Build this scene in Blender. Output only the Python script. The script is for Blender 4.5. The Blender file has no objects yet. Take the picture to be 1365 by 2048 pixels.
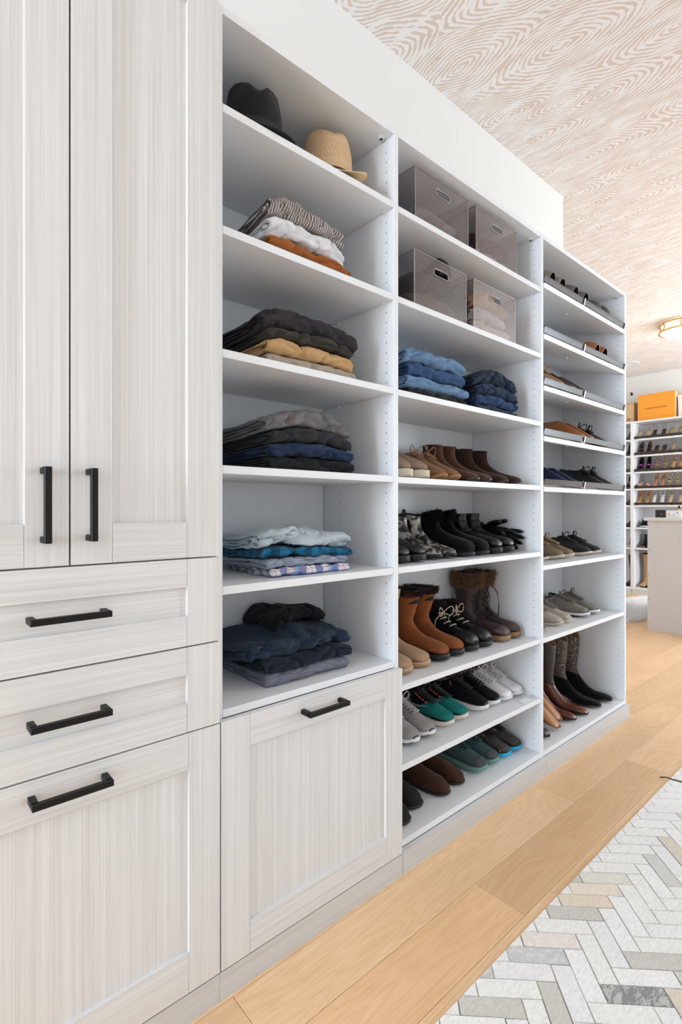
import bpy, bmesh, math, random
from mathutils import Vector, Matrix, noise
import numpy as np

S = bpy.context.scene
COL = S.collection
PI = math.pi
rnd = random.Random(7)

# ------------------------------------------------------------------ camera
CAM_YAW = math.radians(48.567)
cam = bpy.data.cameras.new('camera')
cam.sensor_fit = 'VERTICAL'; cam.sensor_height = 36.0
cam.lens = 36.0 * 1038.0 / 2048.0
cam.shift_y = -5.0 / 2048.0
cam.clip_start = 0.02; cam.clip_end = 60
camo = bpy.data.objects.new('camera', cam)
camo.location = (0, -1.113, 1.15)
camo.rotation_euler = (PI / 2, 0, CAM_YAW - PI / 2)
COL.objects.link(camo); S.camera = camo

# ------------------------------------------------------------------ light
S.view_settings.view_transform = 'Standard'
S.view_settings.look = 'None'
S.view_settings.exposure = -0.10
S.view_settings.gamma = 1.0
S.view_settings.use_curve_mapping = False
w = bpy.data.worlds.new('world'); S.world = w; w.use_nodes = True
w.node_tree.nodes['Background'].inputs[0].default_value = (0.86, 0.93, 1.0, 1)
w.node_tree.nodes['Background'].inputs[1].default_value = 0.3

def area(name, loc, rot, sx, sy, power, col, spread=180):
    l = bpy.data.lights.new(name, 'AREA'); l.shape = 'RECTANGLE'
    l.size = sx; l.size_y = sy; l.energy = power; l.color = col
    l.spread = math.radians(spread)
    o = bpy.data.objects.new(name, l); o.location = loc; o.rotation_euler = rot
    COL.objects.link(o); return o
# daylight through the left opening; the other three are unseen, added fill lights
area('window_light_left', (-4.16, -0.62, 1.55), (0, -PI / 2, 0), 2.4, 1.0, 225, (0.69, 0.84, 1.0))
area('window_light_near', (-0.9, -3.14, 1.65), (PI / 2 + 0.35, 0, 0), 2.2, 2.1, 12, (0.69, 0.84, 1.0))
area('window_light_middle', (3.7, -3.14, 1.65), (PI / 2 + 0.35, 0, 0), 2.4, 2.1, 17, (0.75, 0.88, 1.0))
area('window_light_far', (6.6, -3.14, 1.65), (PI / 2 + 0.3, 0, 0), 2.0, 2.1, 250, (0.76, 0.89, 1.0))  # added to brighten the far end of the room

# ------------------------------------------------------------------ helpers
def lin(c):
    return tuple((v / 12.92 if v <= 0.04045 else ((v + 0.055) / 1.055) ** 2.4) for v in c)
def rgb(r, g, b):
    return lin((r / 255.0, g / 255.0, b / 255.0))

def link(o, parent=None):
    COL.objects.link(o)
    if parent: o.parent = parent
    return o
def tag(o, label=None, cat=None, group=None, kind=None):
    if label: o['label'] = label
    if cat: o['category'] = cat
    if group: o['group'] = group
    if kind: o['kind'] = kind
    return o
def thing(name, label, cat, loc=(0, 0, 0), rot=(0, 0, 0), group=None):
    o = bpy.data.objects.new(name, None); o.empty_display_size = 0.05
    o.location = loc; o.rotation_euler = rot
    COL.objects.link(o)
    return tag(o, label, cat, group)
def new_mesh(name, verts, faces, mats, parent=None, smooth=True, uvs=None, midx=None):
    me = bpy.data.meshes.new(name)
    me.from_pydata([tuple(v) for v in verts], [], faces)
    for m in (mats if isinstance(mats, (list, tuple)) else [mats]): me.materials.append(m)
    if midx: me.polygons.foreach_set('material_index', midx)
    if smooth: me.polygons.foreach_set('use_smooth', [True] * len(me.polygons))
    if uvs is not None:
        ul = me.uv_layers.new(name='UVMap')
        li = np.empty(len(me.loops), dtype=np.int32); me.loops.foreach_get('vertex_index', li)
        ul.data.foreach_set('uv', np.asarray(uvs, dtype=np.float32)[li].ravel())
    me.update()
    return link(bpy.data.objects.new(name, me), parent)

class G:
    """collects vertices and faces of one mesh"""
    def __init__(s): s.v = []; s.f = []; s.m = []; s.uv = []
    def add(s, verts, faces, mi=0, uv=None):
        b = len(s.v); s.v += [tuple(p) for p in verts]
        s.f += [tuple(b + i for i in f) for f in faces]; s.m += [mi] * len(faces)
        s.uv += (uv if uv is not None else [(p[0], p[2]) for p in verts])
    def box(s, lo, hi, mi=0):
        x0, y0, z0 = lo; x1, y1, z1 = hi
        s.add([(x0, y0, z0), (x1, y0, z0), (x1, y1, z0), (x0, y1, z0), (x0, y0, z1), (x1, y0, z1), (x1, y1, z1), (x0, y1, z1)],
              [(0, 3, 2, 1), (4, 5, 6, 7), (0, 1, 5, 4), (1, 2, 6, 5), (2, 3, 7, 6), (3, 0, 4, 7)], mi)
    def loft(s, rings, closed=True, caps=(True, True), mi=0):
        n = len(rings[0]); b = len(s.v)
        for r in rings: s.v += [tuple(p) for p in r]; s.uv += [(p[0], p[2]) for p in r]
        k = n if closed else n - 1
        for i in range(len(rings) - 1):
            for j in range(k):
                a = b + i * n + j; c = b + i * n + (j + 1) % n
                s.f.append((a, c, c + n, a + n)); s.m.append(mi)
        if closed and caps[0]: s.f.append(tuple(b + j for j in range(n))[::-1]); s.m.append(mi)
        if closed and caps[1]: s.f.append(tuple(b + (len(rings) - 1) * n + j for j in range(n))); s.m.append(mi)
    def tube(s, pts, r, n=6, mi=0, closed=False):
        pts = [Vector(p) for p in pts]; rings = []
        m = len(pts)
        for i, p in enumerate(pts):
            if closed: d = pts[(i + 1) % m] - pts[i - 1]
            else: d = pts[min(i + 1, m - 1)] - pts[max(i - 1, 0)]
            if d.length < 1e-9: d = Vector((1, 0, 0))
            d.normalize()
            u = d.cross(Vector((0, 0, 1)))
            if u.length < 0.1: u = d.cross(Vector((0, 1, 0)))
            u.normalize(); v = d.cross(u)
            rr = r[i] if isinstance(r, (list, tuple)) else r
            rings.append([p + u * (rr * math.cos(2 * PI * k / n)) + v * (rr * math.sin(2 * PI * k / n)) for k in range(n)])
        if closed: rings.append(rings[0])
        s.loft(rings, caps=(not closed, not closed), mi=mi)
    def grid(s, rows, mi=0, uv=None):
        n = len(rows[0]); m = len(rows)
        fs = [(i * n + j, i * n + j + 1, (i + 1) * n + j + 1, (i + 1) * n + j) for i in range(m - 1) for j in range(n - 1)]
        s.add([p for r in rows for p in r], fs, mi, uv)
    def build(s, name, mats, parent=None, smooth=True, uv=False):
        return new_mesh(name, s.v, s.f, mats, parent, smooth, s.uv if uv else None, s.m if isinstance(mats, (list, tuple)) else None)

def box(name, lo, hi, mat, parent=None, bevel=0.0, local=False):
    """bevelled box given in world coordinates, its origin at its centre"""
    c = [(a + b) / 2 for a, b in zip(lo, hi)]; h = [abs(b - a) / 2 for a, b in zip(lo, hi)]
    bm = bmesh.new(); bmesh.ops.create_cube(bm, size=2.0)
    for v in bm.verts: v.co = Vector((v.co.x * h[0], v.co.y * h[1], v.co.z * h[2]))
    if bevel > 0:
        bmesh.ops.bevel(bm, geom=list(bm.edges), offset=min(bevel, min(h) * 0.8), segments=2, affect='EDGES', profile=0.5)
    me = bpy.data.meshes.new(name); bm.to_mesh(me); bm.free(); me.materials.append(mat)
    o = link(bpy.data.objects.new(name, me), parent)
    o.location = Vector(c) - (abs_loc(parent) if parent and not local else Vector((0, 0, 0)))
    return o
def abs_loc(o):
    p = Vector((0, 0, 0))
    while o: p += o.location; o = o.parent
    return p
def copy_tree(o, parent=None):
    c = o.copy(); COL.objects.link(c); c.parent = parent
    for ch in list(o.children): copy_tree(ch, c)
    return c

# ------------------------------------------------------------------ materials
class NT:
    def __init__(s, name):
        s.mat = bpy.data.materials.new(name); s.mat.use_nodes = True
        s.t = s.mat.node_tree; s.b = s.t.nodes['Principled BSDF']; s.out = s.t.nodes['Material Output']
    def n(s, typ, **kw):
        nd = s.t.nodes.new(typ)
        for k, v in kw.items():
            if k.startswith('i_'): nd.inputs[k[2:].replace('_', ' ')].default_value = v
            else: setattr(nd, k, v)
        return nd
    def l(s, a, b): s.t.links.new(a, b)
    def coords(s, scale=(1, 1, 1), rot=(0, 0, 0), kind='Object', rand=False, loc=(0, 0, 0)):
        tc = s.n('ShaderNodeTexCoord'); mp = s.n('ShaderNodeMapping')
        mp.inputs['Scale'].default_value = scale; mp.inputs['Rotation'].default_value = rot; mp.inputs['Location'].default_value = loc
        src = tc.outputs[kind]
        if rand:
            oi = s.n('ShaderNodeObjectInfo'); ad = s.n('ShaderNodeVectorMath', operation='ADD'); mu = s.n('ShaderNodeMath', operation='MULTIPLY')
            mu.inputs[1].default_value = 37.0; s.l(oi.outputs['Random'], mu.inputs[0]); s.l(mu.outputs[0], ad.inputs[1]); s.l(src, ad.inputs[0]); src = ad.outputs[0]
        s.l(src, mp.inputs['Vector']); return mp.outputs[0]
    def noise(s, vec, scale=5, detail=3, rough=0.5, dist=0.0):
        nd = s.n('ShaderNodeTexNoise'); nd.inputs['Scale'].default_value = scale; nd.inputs['Detail'].default_value = detail
        nd.inputs['Roughness'].default_value = rough; nd.inputs['Distortion'].default_value = dist
        s.l(vec, nd.inputs['Vector']); return nd.outputs['Fac']
    def ramp(s, fac, stops):
        nd = s.n('ShaderNodeValToRGB'); r = nd.color_ramp
        while len(r.elements) < len(stops): r.elements.new(0.5)
        for e, (p, c) in zip(r.elements, stops): e.position = p; e.color = tuple(c) + (1,)
        s.l(fac, nd.inputs[0]); return nd.outputs[0]
    def math(s, op, a, b=None):
        nd = s.n('ShaderNodeMath', operation=op)
        for i, x in enumerate((a, b)):
            if x is None: continue
            if isinstance(x, (int, float)): nd.inputs[i].default_value = x
            else: s.l(x, nd.inputs[i])
        return nd.outputs[0]
    def mix(s, fac, a, b, blend='MIX'):
        nd = s.n('ShaderNodeMix', data_type='RGBA', blend_type=blend)
        for i, x in ((0, fac), (6, a), (7, b)):
            if isinstance(x, (int, float)): nd.inputs[i].default_value = x
            elif isinstance(x, tuple): nd.inputs[i].default_value = x + (1,)
            else: s.l(x, nd.inputs[i])
        return nd.outputs[2]
    def bump(s, h, strength=0.3, dist=0.002):
        nd = s.n('ShaderNodeBump'); nd.inputs['Strength'].default_value = strength; nd.inputs['Distance'].default_value = dist
        s.l(h, nd.inputs['Height']); s.l(nd.outputs[0], s.b.inputs['Normal'])
    def col(s, c): 
        if isinstance(c, tuple): s.b.inputs['Base Color'].default_value = c + (1,)
        else: s.l(c, s.b.inputs['Base Color'])
    def set(s, **kw):
        for k, v in kw.items(): s.b.inputs[k.replace('_', ' ')].default_value = v
        return s

_M = {}
def plain(name, c, rough=0.5, metal=0.0, bump=0, bscale=200, var=0.0, sheen=0.0, spec=0.5, vscale=30, coat=0.0):
    """a material of one colour with fine procedural relief and slight mottling"""
    if name in _M: return _M[name]
    t = NT(name); t.set(Roughness=rough, Metallic=metal)
    t.b.inputs['Specular IOR Level'].default_value = spec
    if sheen: t.b.inputs['Sheen Weight'].default_value = sheen; t.b.inputs['Sheen Roughness'].default_value = 0.5
    if coat: t.b.inputs['Coat Weight'].default_value = coat; t.b.inputs['Coat Roughness'].default_value = 0.15
    v = t.coords()
    if var:
        f = t.noise(v, vscale, 3)
        t.col(t.mix(f, tuple(max(0, x * (1 - var)) for x in c), tuple(min(1, x * (1 + var)) for x in c)))
    else: t.col(c)
    if bump: t.bump(t.noise(v, bscale, 2), bump, 0.001)
    _M[name] = t.mat; return t.mat

WHITE = plain('white_melamine', rgb(232, 233, 235), 0.42, bump=0.05, bscale=300)
WALL = plain('white_wall_paint', rgb(238, 235, 231), 0.6, bump=0.05, bscale=120)
def laminate(name, vert=True, k=0):
    t = NT(name); t.set(Roughness=0.5)
    sc = (420, 420, 2.5) if vert else (2.5, 420, 420)
    sc2 = (90, 90, 0.6) if vert else (0.6, 90, 90)
    a = t.noise(t.coords(sc, kind='Object', rand=True), 1.0, 3, 0.6)
    b = t.noise(t.coords(sc2, kind='Object', rand=True), 1.0, 2, 0.5)
    f = t.math('ADD', t.math('MULTIPLY', a, 0.65), t.math('MULTIPLY', b, 0.35))
    t.col(t.ramp(f, [(0.30, rgb(204 - k, 201 - k, 199 - k)), (0.5, rgb(218 - k, 216 - k, 214 - k)), (0.70, rgb(230 - k, 229 - k, 228 - k))]))
    t.bump(a, 0.12, 0.0006)
    return t.mat
GRAIN_V = laminate('pale_grain_laminate_vertical', True)
GRAIN_H = laminate('pale_grain_laminate_horizontal', False)
BLACKMETAL = plain('black_matt_metal', rgb(9, 9, 10), 0.45, spec=0.3)
DARKHOLE = plain('dark_hole', rgb(40, 40, 42), 0.8)
CHROME = plain('chrome', rgb(200, 203, 208), 0.12, metal=1.0)
PLASTIC = plain('white_plastic', rgb(225, 226, 228), 0.35)
BRASS = plain('brass', rgb(214, 160, 75), 0.25, metal=1.0)

def mat_oak():
    t = NT('oak_plank'); t.set(Roughness=0.42)
    warp = t.noise(t.coords((1.4, 5, 5), rand=True), 1.6, 3, 0.5)
    hill = t.noise(t.coords((0.9, 5.5, 1), rand=True), 1.3, 2, 0.45)
    fig = t.math('ADD', t.math('MULTIPLY', t.math('SINE', t.math('MULTIPLY', hill, 130.0)), 0.5), 0.5)
    fine = t.noise(t.coords((6, 330, 330), rand=True), 1.0, 3, 0.6)
    g = t.math('ADD', t.math('MULTIPLY', fig, 0.09), t.math('ADD', t.math('MULTIPLY', fine, 0.55), t.math('MULTIPLY', warp, 0.36)))
    oi = t.n('ShaderNodeObjectInfo')
    base = t.ramp(g, [(0.25, rgb(212, 169, 127)), (0.5, rgb(229, 189, 147)), (0.78, rgb(243, 208, 170))])
    t.col(t.mix(1.0, base, oi.outputs['Color'], 'MULTIPLY'))
    t.bump(fine, 0.1, 0.0006)
    return t.mat
OAK = mat_oak()
def mat_hide():
    t = NT('cowhide_patch'); t.set(Roughness=0.75); t.b.inputs['Sheen Weight'].default_value = 0.15
    oi = t.n('ShaderNodeObjectInfo')
    hair = t.noise(t.coords((60, 420, 200), rot=(0, 0, 0.5), rand=True), 1.0, 3, 0.6, 0.6)
    blot = t.noise(t.coords((30, 55, 40), rand=True), 1.0, 4, 0.6, 1.0)
    shade = t.ramp(hair, [(0.3, (0.80, 0.79, 0.78)), (0.6, (1, 1, 1))])
    c = t.mix(1.0, shade, oi.outputs['Color'], 'MULTIPLY')
    sp = t.math('MULTIPLY', t.math('GREATER_THAN', t.math('ADD', t.math('MULTIPLY', hair, 0.4), t.math('MULTIPLY', blot, 0.6)), 0.48), t.math('SUBTRACT', 1.0, oi.outputs['Alpha']))
    t.col(t.mix(sp, c, rgb(70, 68, 66)))
    t.bump(hair, 0.5, 0.002)
    return t.mat
HIDE = mat_hide()

def mat_wallpaper():
    """flat printed wallpaper: hand-drawn nested leaf shapes, beige on off-white"""
    t = NT('ceiling_wallpaper'); t.set(Roughness=0.6)
    v0 = t.coords((1, 1, 1), rot=(0, 0, math.radians(-8)))
    nz = t.n('ShaderNodeTexNoise'); nz.inputs['Scale'].default_value = 3.0; nz.inputs['Detail'].default_value = 2.0; t.l(v0, nz.inputs['Vector'])
    sub = t.n('ShaderNodeVectorMath', operation='SUBTRACT'); sub.inputs[1].default_value = (0.5, 0.5, 0.5); t.l(nz.outputs['Color'], sub.inputs[0])
    scl = t.n('ShaderNodeVectorMath', operation='SCALE'); scl.inputs['Scale'].default_value = 0.10; t.l(sub.outputs[0], scl.inputs[0])
    ad = t.n('ShaderNodeVectorMath', operation='ADD'); t.l(v0, ad.inputs[0]); t.l(scl.outputs[0], ad.inputs[1])
    mp = t.n('ShaderNodeMapping'); mp.inputs['Scale'].default_value = (3.6, 1.7, 1.0); t.l(ad.outputs[0], mp.inputs['Vector'])
    vo = t.n('ShaderNodeTexVoronoi', voronoi_dimensions='2D', feature='F1'); vo.inputs['Scale'].default_value = 1.0; vo.inputs['Randomness'].default_value = 0.85; vo.distance = 'MINKOWSKI'; vo.inputs['Exponent'].default_value = 1.45
    t.l(mp.outputs[0], vo.inputs['Vector'])
    jig = t.noise(v0, 60, 2, 0.5)
    wob = t.noise(v0, 9, 2, 0.5)
    ph = t.math('ADD', t.math('MULTIPLY', vo.outputs['Distance'], 118.0), t.math('ADD', t.math('MULTIPLY', jig, 2.6), t.math('MULTIPLY', wob, 7.0)))
    st = t.math('SINE', ph)
    br = t.noise(t.coords((26, 7, 1), rot=(0, 0, math.radians(-8))), 1.0, 3, 0.6)
    thr = t.math('MULTIPLY', t.math('SUBTRACT', br, 0.47), 6.5)
    m = t.ramp(t.math('ADD', t.math('MULTIPLY', t.math('ADD', st, thr), 0.5), 0.5), [(0.40, (0, 0, 0)), (0.60, (1, 1, 1))])
    t.col(t.mix(m, rgb(222, 203, 189), rgb(242, 237, 234)))
    return t.mat
WALLPAPER = mat_wallpaper()

def acrylic(name, tint, refl, rough=0.04):
    t = NT(name)
    tr = t.n('ShaderNodeBsdfTransparent'); tr.inputs[0].default_value = tint + (1,)
    gl = t.n('ShaderNodeBsdfGlossy'); gl.inputs[0].default_value = (0.95, 0.93, 0.92, 1); gl.inputs['Roughness'].default_value = rough
    lw = t.n('ShaderNodeLayerWeight'); lw.inputs[0].default_value = 0.5
    fac = t.math('ADD', t.math('MULTIPLY', t.math('POWER', lw.outputs['Facing'], 4.0), 0.5), refl)
    mx = t.n('ShaderNodeMixShader'); t.l(fac, mx.inputs[0]); t.l(tr.outputs[0], mx.inputs[1]); t.l(gl.outputs[0], mx.inputs[2])
    t.l(mx.outputs[0], t.out.inputs['Surface']); return t.mat
ACRYLIC = acrylic('smoked_acrylic', (0.81, 0.785, 0.79), 0.075)
ACRYLIC_EDGE = acrylic('acrylic_edge', (0.8, 0.78, 0.8), 0.35)
FENCE = plain('bronze_tinted_rail', rgb(60, 52, 53), 0.2, spec=0.3)

def fabric(name, c, c2=None, pattern=None, rough=0.85, sheen=0.06, var=0.12, weave=900):
    if name in _M: return _M[name]
    t = NT(name); t.set(Roughness=rough); t.b.inputs['Sheen Weight'].default_value = sheen
    t.b.inputs['Specular IOR Level'].default_value = 0.25
    uv = t.coords((1, 1, 1), kind='UV'); ob = t.coords()
    f = t.noise(ob, 40, 4, 0.6)
    base = t.mix(f, tuple(x * (1 - var) for x in c), tuple(min(1, x * (1 + var)) for x in c))
    sp = t.n('ShaderNodeSeparateXYZ'); t.l(uv, sp.inputs[0]); u, v = sp.outputs[0], sp.outputs[1]
    def band(co, period, duty, off=0.0):
        return t.math('LESS_THAN', t.math('FRACT', t.math('ADD', t.math('DIVIDE', co, period), off)), duty)
    if pattern == 'stripe':
        base = t.mix(band(u, 0.0075, 0.42), base, c2)
    elif pattern == 'denim':
        base = t.mix(t.math('MULTIPLY', t.noise(t.coords((1, 1, 1), kind='UV'), 26, 3, 0.6), 0.6), base, c2)
    elif pattern == 'buffalo':
        base = t.mix(t.math('MULTIPLY', band(u, 0.052, 0.5), 0.62), base, c2); base = t.mix(t.math('MULTIPLY', band(v, 0.052, 0.5), 0.62), base, c2)
    elif pattern == 'plaid':
        base = t.mix(t.math('MULTIPLY', band(u, 0.062, 0.42), 0.75), base, c2); base = t.mix(t.math('MULTIPLY', band(v, 0.05, 0.42), 0.7), base, c2)
        base = t.mix(t.math('MULTIPLY', band(u, 0.062, 0.08, 0.3), 0.45), base, rgb(205, 120, 120)); base = t.mix(t.math('MULTIPLY', band(v, 0.05, 0.1, 0.35), 0.4), base, rgb(205, 120, 120))
        base = t.mix(t.math('MULTIPLY', band(u, 0.124, 0.14, 0.1), 0.7), base, rgb(104, 160, 210))
    elif pattern == 'check':
        base = t.mix(t.math('MULTIPLY', band(u, 0.009, 0.25), 0.5), base, c2); base = t.mix(t.math('MULTIPLY', band(v, 0.009, 0.25), 0.5), base, c2)
    elif pattern == 'heather':
        h = t.noise(t.coords((40, 700, 1), kind='UV'), 1.0, 3, 0.6)
        base = t.mix(t.ramp(h, [(0.42, (0, 0, 0)), (0.58, (1, 1, 1))]), base, c2)
    t.col(base)
    t.bump(t.noise(ob, weave, 2), 0.25, 0.0008)
    _M[name] = t.mat; return t.mat

# ------------------------------------------------------------------ the room
XL, XR, YN, YF, ZC = -4.2, 8.04, -3.2, 2.3, 3.046
def struct(o): o['kind'] = 'structure'; return o
SUBFLOOR = plain('floor_joint', rgb(120, 92, 64), 0.8)
floor = struct(box('floor', (XL - 0.1, YN - 0.1, -0.12), (XR + 0.1, YF + 0.1, -0.012), SUBFLOOR))
ceiling = struct(box('ceiling', (XL - 0.1, YN - 0.1, ZC), (XR + 0.1, YF + 0.1, ZC + 0.1), WALLPAPER))
struct(box('wall_back', (XL - 0.1, 0.356, -0.012), (3.096, 0.47, ZC), WALL))
struct(box('wall_recess', (2.99, YF, -0.012), (XR + 0.1, YF + 0.1, ZC), WALL))
struct(box('wall_side', (2.98, 0.47, -0.012), (3.094, YF, ZC), WALL))
struct(box('wall_far', (XR, YN - 0.1, -0.012), (XR + 0.1, YF, ZC), WALL))
def wall_with_openings(name, axis, pos, thick, a0, a1, ops):
    g = G()
    cuts = sorted(ops); prev = a0
    def seg(p, q, z0, z1):
        if axis == 'x': g.box((p, pos, z0), (q, pos + thick, z1))
        else: g.box((pos, p, z0), (pos + thick, q, z1))
    for (p, q, z0, z1) in cuts:
        seg(prev, p, -0.012, ZC); seg(p, q, -0.012, z0); seg(p, q, z1, ZC); prev = q
    seg(prev, a1, -0.012, ZC)
    return struct(g.build(name, WALL, smooth=False))
wall_with_openings('wall_near', 'x', YN - 0.1, 0.1, XL - 0.1, XR, [(-2.0, 0.2, 0.6, 2.7), (2.5, 4.9, 0.6, 2.7), (5.6, 7.6, 0.6, 2.7)])  # openings out of view, made up for the added fill lights
wall_with_openings('wall_left', 'y', XL - 0.1, 0.1, YN, 0.356, [(-1.12, -0.12, 0.35, 2.75)])
FRAME = plain('window_frame_paint', rgb(238, 238, 236), 0.4)
for i, (p, q) in enumerate(((-2.0, 0.2), (2.5, 4.9), (5.6, 7.6))):
    g = G(); y0, y1 = YN - 0.09, YN - 0.04
    g.box((p, y0, 0.6), (p + 0.05, y1, 2.7)); g.box((q - 0.05, y0, 0.6), (q, y1, 2.7)); g.box(((p + q) / 2 - 0.025, y0, 0.6), ((p + q) / 2 + 0.025, y1, 2.7))
    g.box((p, y0, 0.6), (q, y1, 0.65)); g.box((p, y0, 2.65), (q, y1, 2.7))
    struct(g.build('window_%d' % (i + 1), FRAME, smooth=False))  # unseen frames, made up to go with the fill lights
g = G(); x0, x1 = XL - 0.09, XL - 0.04
g.box((x0, -1.12, 0.35), (x1, -1.08, 2.75)); g.box((x0, -0.16, 0.35), (x1, -0.12, 2.75)); g.box((x0, -1.12, 0.35), (x1, -0.12, 0.4)); g.box((x0, -1.12, 2.7), (x1, -0.12, 2.75))
struct(g.build('window_4', FRAME, smooth=False))

# oak planks, each a piece of the floor (one mesh per length)
PW = 0.165
prnd = random.Random(11)
_pl = {}
def plank(xa, xb, row, tint):
    n = round(xb - xa, 3)
    if n not in _pl:
        h, k = n / 2 - 0.0006, PW / 2 - 0.0006
        g = G(); c = 0.0009
        g.add([(-h, -k, -0.012), (h, -k, -0.012), (h, k, -0.012), (-h, k, -0.012), (-h, -k, -c), (h, -k, -c), (h, k, -c), (-h, k, -c),
               (-h + c, -k + c, 0), (h - c, -k + c, 0), (h - c, k - c, 0), (-h + c, k - c, 0)],
              [(8, 9, 10, 11), (4, 5, 9, 8), (5, 6, 10, 9), (6, 7, 11, 10), (7, 4, 8, 11), (0, 1, 5, 4), (1, 2, 6, 5), (2, 3, 7, 6), (3, 0, 4, 7)])
        me = bpy.data.meshes.new('plank'); me.from_pydata(g.v, [], g.f); me.materials.append(OAK); me.update(); _pl[n] = me
    o = link(bpy.data.objects.new('plank', _pl[n]), floor)
    o.location = Vector(((xa + xb) / 2, -0.19 + PW * (row + 0.5), 0)) - floor.location
    o.color = tint + (1,)
known = {-1: [(-1.0, 0.1), (0.1, 1.365), (1.365, 2.563), (2.563, 4.1)], 0: [(-0.9, 0.62), (0.62, 2.04), (2.04, 3.45)], -2: [(-1.1, 0.3), (0.3, 1.51), (1.51, 2.75), (2.75, 4.2)]}
tones = {(-1, 0.1): (1.03, 0.985, 0.93), (-1, 1.365): (0.90, 0.87, 0.83), (-1, 2.563): (1.05, 1.05, 1.06), (0, 0.62): (1.03, 1.04, 1.04), (0, 2.04): (0.97, 0.96, 0.94), (-2, 0.3): (1.04, 1.05, 1.05), (-2, 1.51): (1.0, 1.0, 0.97)}
for row in range(-18, 15):
    spans = list(known.get(row, []))
    x = spans[-1][1] if spans else XL - prnd.uniform(0.2, 1.2)
    if spans:
        spans.insert(0, (XL - 0.1, spans[0][0]))
    while x < XR:
        n = prnd.choice((1.2, 1.5, 1.8, 2.1)); spans.append((x, x + n)); x += n
    for a, b in spans:
        a, b = max(a, XL), min(b, XR)
        if b - a < 0.08: continue
        if row >= 4 and b < 2.98: continue       # behind the cabinet wall there is no room
        k = prnd.uniform(0.93, 1.06); tn = tones.get((row, round(a, 3)), (k, k * prnd.uniform(0.985, 1.01), k * prnd.uniform(0.96, 1.02)))
        plank(a, b, row, tn)

# ------------------------------------------------------------------ cabinets
PLINTH = laminate('taupe_grain_plinth', False, 14)  # laminate darkened to stand in for the dimmer light near the floor
D = -0.02                                  # plane of the door fronts
HB = plain
def handle(parent, c, vertical):
    n = 0.07; g = G(); t = 0.006
    x, y, z = c
    if vertical:
        bar = ((x - t, y - t, z - n), (x + t, y + t, z + n)); f = [((x - t, y, z + s - t), (x + t, D, z + s + t)) for s in (-n + t, n - t)]
    else:
        bar = ((x - n, y - t, z - t), (x + n, y + t, z + t)); f = [((x + s - t, y, z - t), (x + s + t, D, z + t)) for s in (-n + t, n - t)]
    bm = bmesh.new()
    for lo, hi in [bar] + f:
        m = Matrix.Translation([(a + b) / 2 for a, b in zip(lo, hi)]) @ Matrix.Diagonal([abs(b - a) for a, b in zip(lo, hi)] + [1])
        bmesh.ops.create_cube(bm, size=1.0, matrix=m)
    bmesh.ops.bevel(bm, geom=list(bm.edges), offset=0.0009, segments=1, affect='EDGES')
    off = abs_loc(parent)
    bmesh.ops.translate(bm, verts=bm.verts, vec=Vector((-x, -y, -z)))
    me = bpy.data.meshes.new('handle'); bm.to_mesh(me); bm.free(); me.materials.append(BLACKMETAL)
    o = link(bpy.data.objects.new('handle', me), parent); o.location = Vector(c) - off
    o['label'] = 'square black bar handle'
    return o
def shaker(name, parent, x0, x1, z0, z1, ix0, ix1, iz0, iz1, panel_mat, hpos=None, hvert=False):
    """framed front: recessed panel (the part), stiles, rails and handle its sub-parts"""
    p = box(name, (ix0 - 0.006, D + 0.008, iz0 - 0.006), (ix1 + 0.006, D + 0.019, iz1 + 0.006), panel_mat, parent)
    b = 0.0012
    box('stile', (x0, D, z0), (ix0, D + 0.0195, z1), GRAIN_V, p, b); box('stile', (ix1, D, z0), (x1, D + 0.0195, z1), GRAIN_V, p, b)
    box('rail', (ix0 + 0.0003, D, z0), (ix1 - 0.0003, D + 0.0195, iz0), GRAIN_H, p, b); box('rail', (ix0 + 0.0003, D, iz1), (ix1 - 0.0003, D + 0.0195, z1), GRAIN_H, p, b)
    if hpos: handle(p, hpos, hvert)
    return p

tall = thing('tall_cabinet', 'tall pale-grained cabinet with two framed doors over three drawers, black bar handles', 'cabinet', (0.268, 0.17, 0))
INK = plain('cabinet_shadow_gap', rgb(60, 58, 56), 0.8)
box('side_panel', (-0.052, 0.001, 0), (-0.033, 0.354, 2.351), WHITE, tall, 0.0008)
box('side_panel', (0.570, 0.001, 0), (0.588, 0.354, 2.351), WHITE, tall, 0.0008)
box('top_panel', (-0.033, 0.001, 2.332), (0.570, 0.354, 2.351), WHITE, tall, 0.0008)
box('back_panel', (-0.033, 0.346, 0.07), (0.570, 0.354, 2.332), WHITE, tall)
box('divider', (-0.033, 0.002, 1.03), (0.570, 0.345, 1.05), WHITE, tall)
box('divider', (-0.033, 0.002, 0.835), (0.570, 0.345, 0.852), WHITE, tall)
box('divider', (-0.033, 0.002, 0.643), (0.570, 0.345, 0.66), WHITE, tall)
shaker('door', tall, -0.050, 0.2678, 1.0425, 2.349, 0.026, 0.193, 1.1222, 2.285, GRAIN_V, (0.224, -0.055, 1.158), True)
shaker('door', tall, 0.2712, 0.586, 1.0425, 2.349, 0.348, 0.508, 1.1222, 2.285, GRAIN_V, (0.303, -0.055, 1.159), True)
shaker('drawer', tall, -0.050, 0.587, 0.8455, 1.0395, 0.026, 0.508, 0.913, 0.977, GRAIN_H, (0.265, -0.055, 0.947))
shaker('drawer', tall, -0.050, 0.588, 0.6535, 0.8425, 0.026, 0.508, 0.717, 0.781, GRAIN_H, (0.266, -0.055, 0.755))
shaker('drawer', tall, -0.050, 0.589, 0.0705, 0.6505, 0.026, 0.512, 0.160, 0.569, GRAIN_V, (0.268, -0.055, 0.617))
box('plinth', (-0.052, -0.018, 0), (0.588, 0.0, 0.066), PLINTH, tall, 0.0008)

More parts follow.
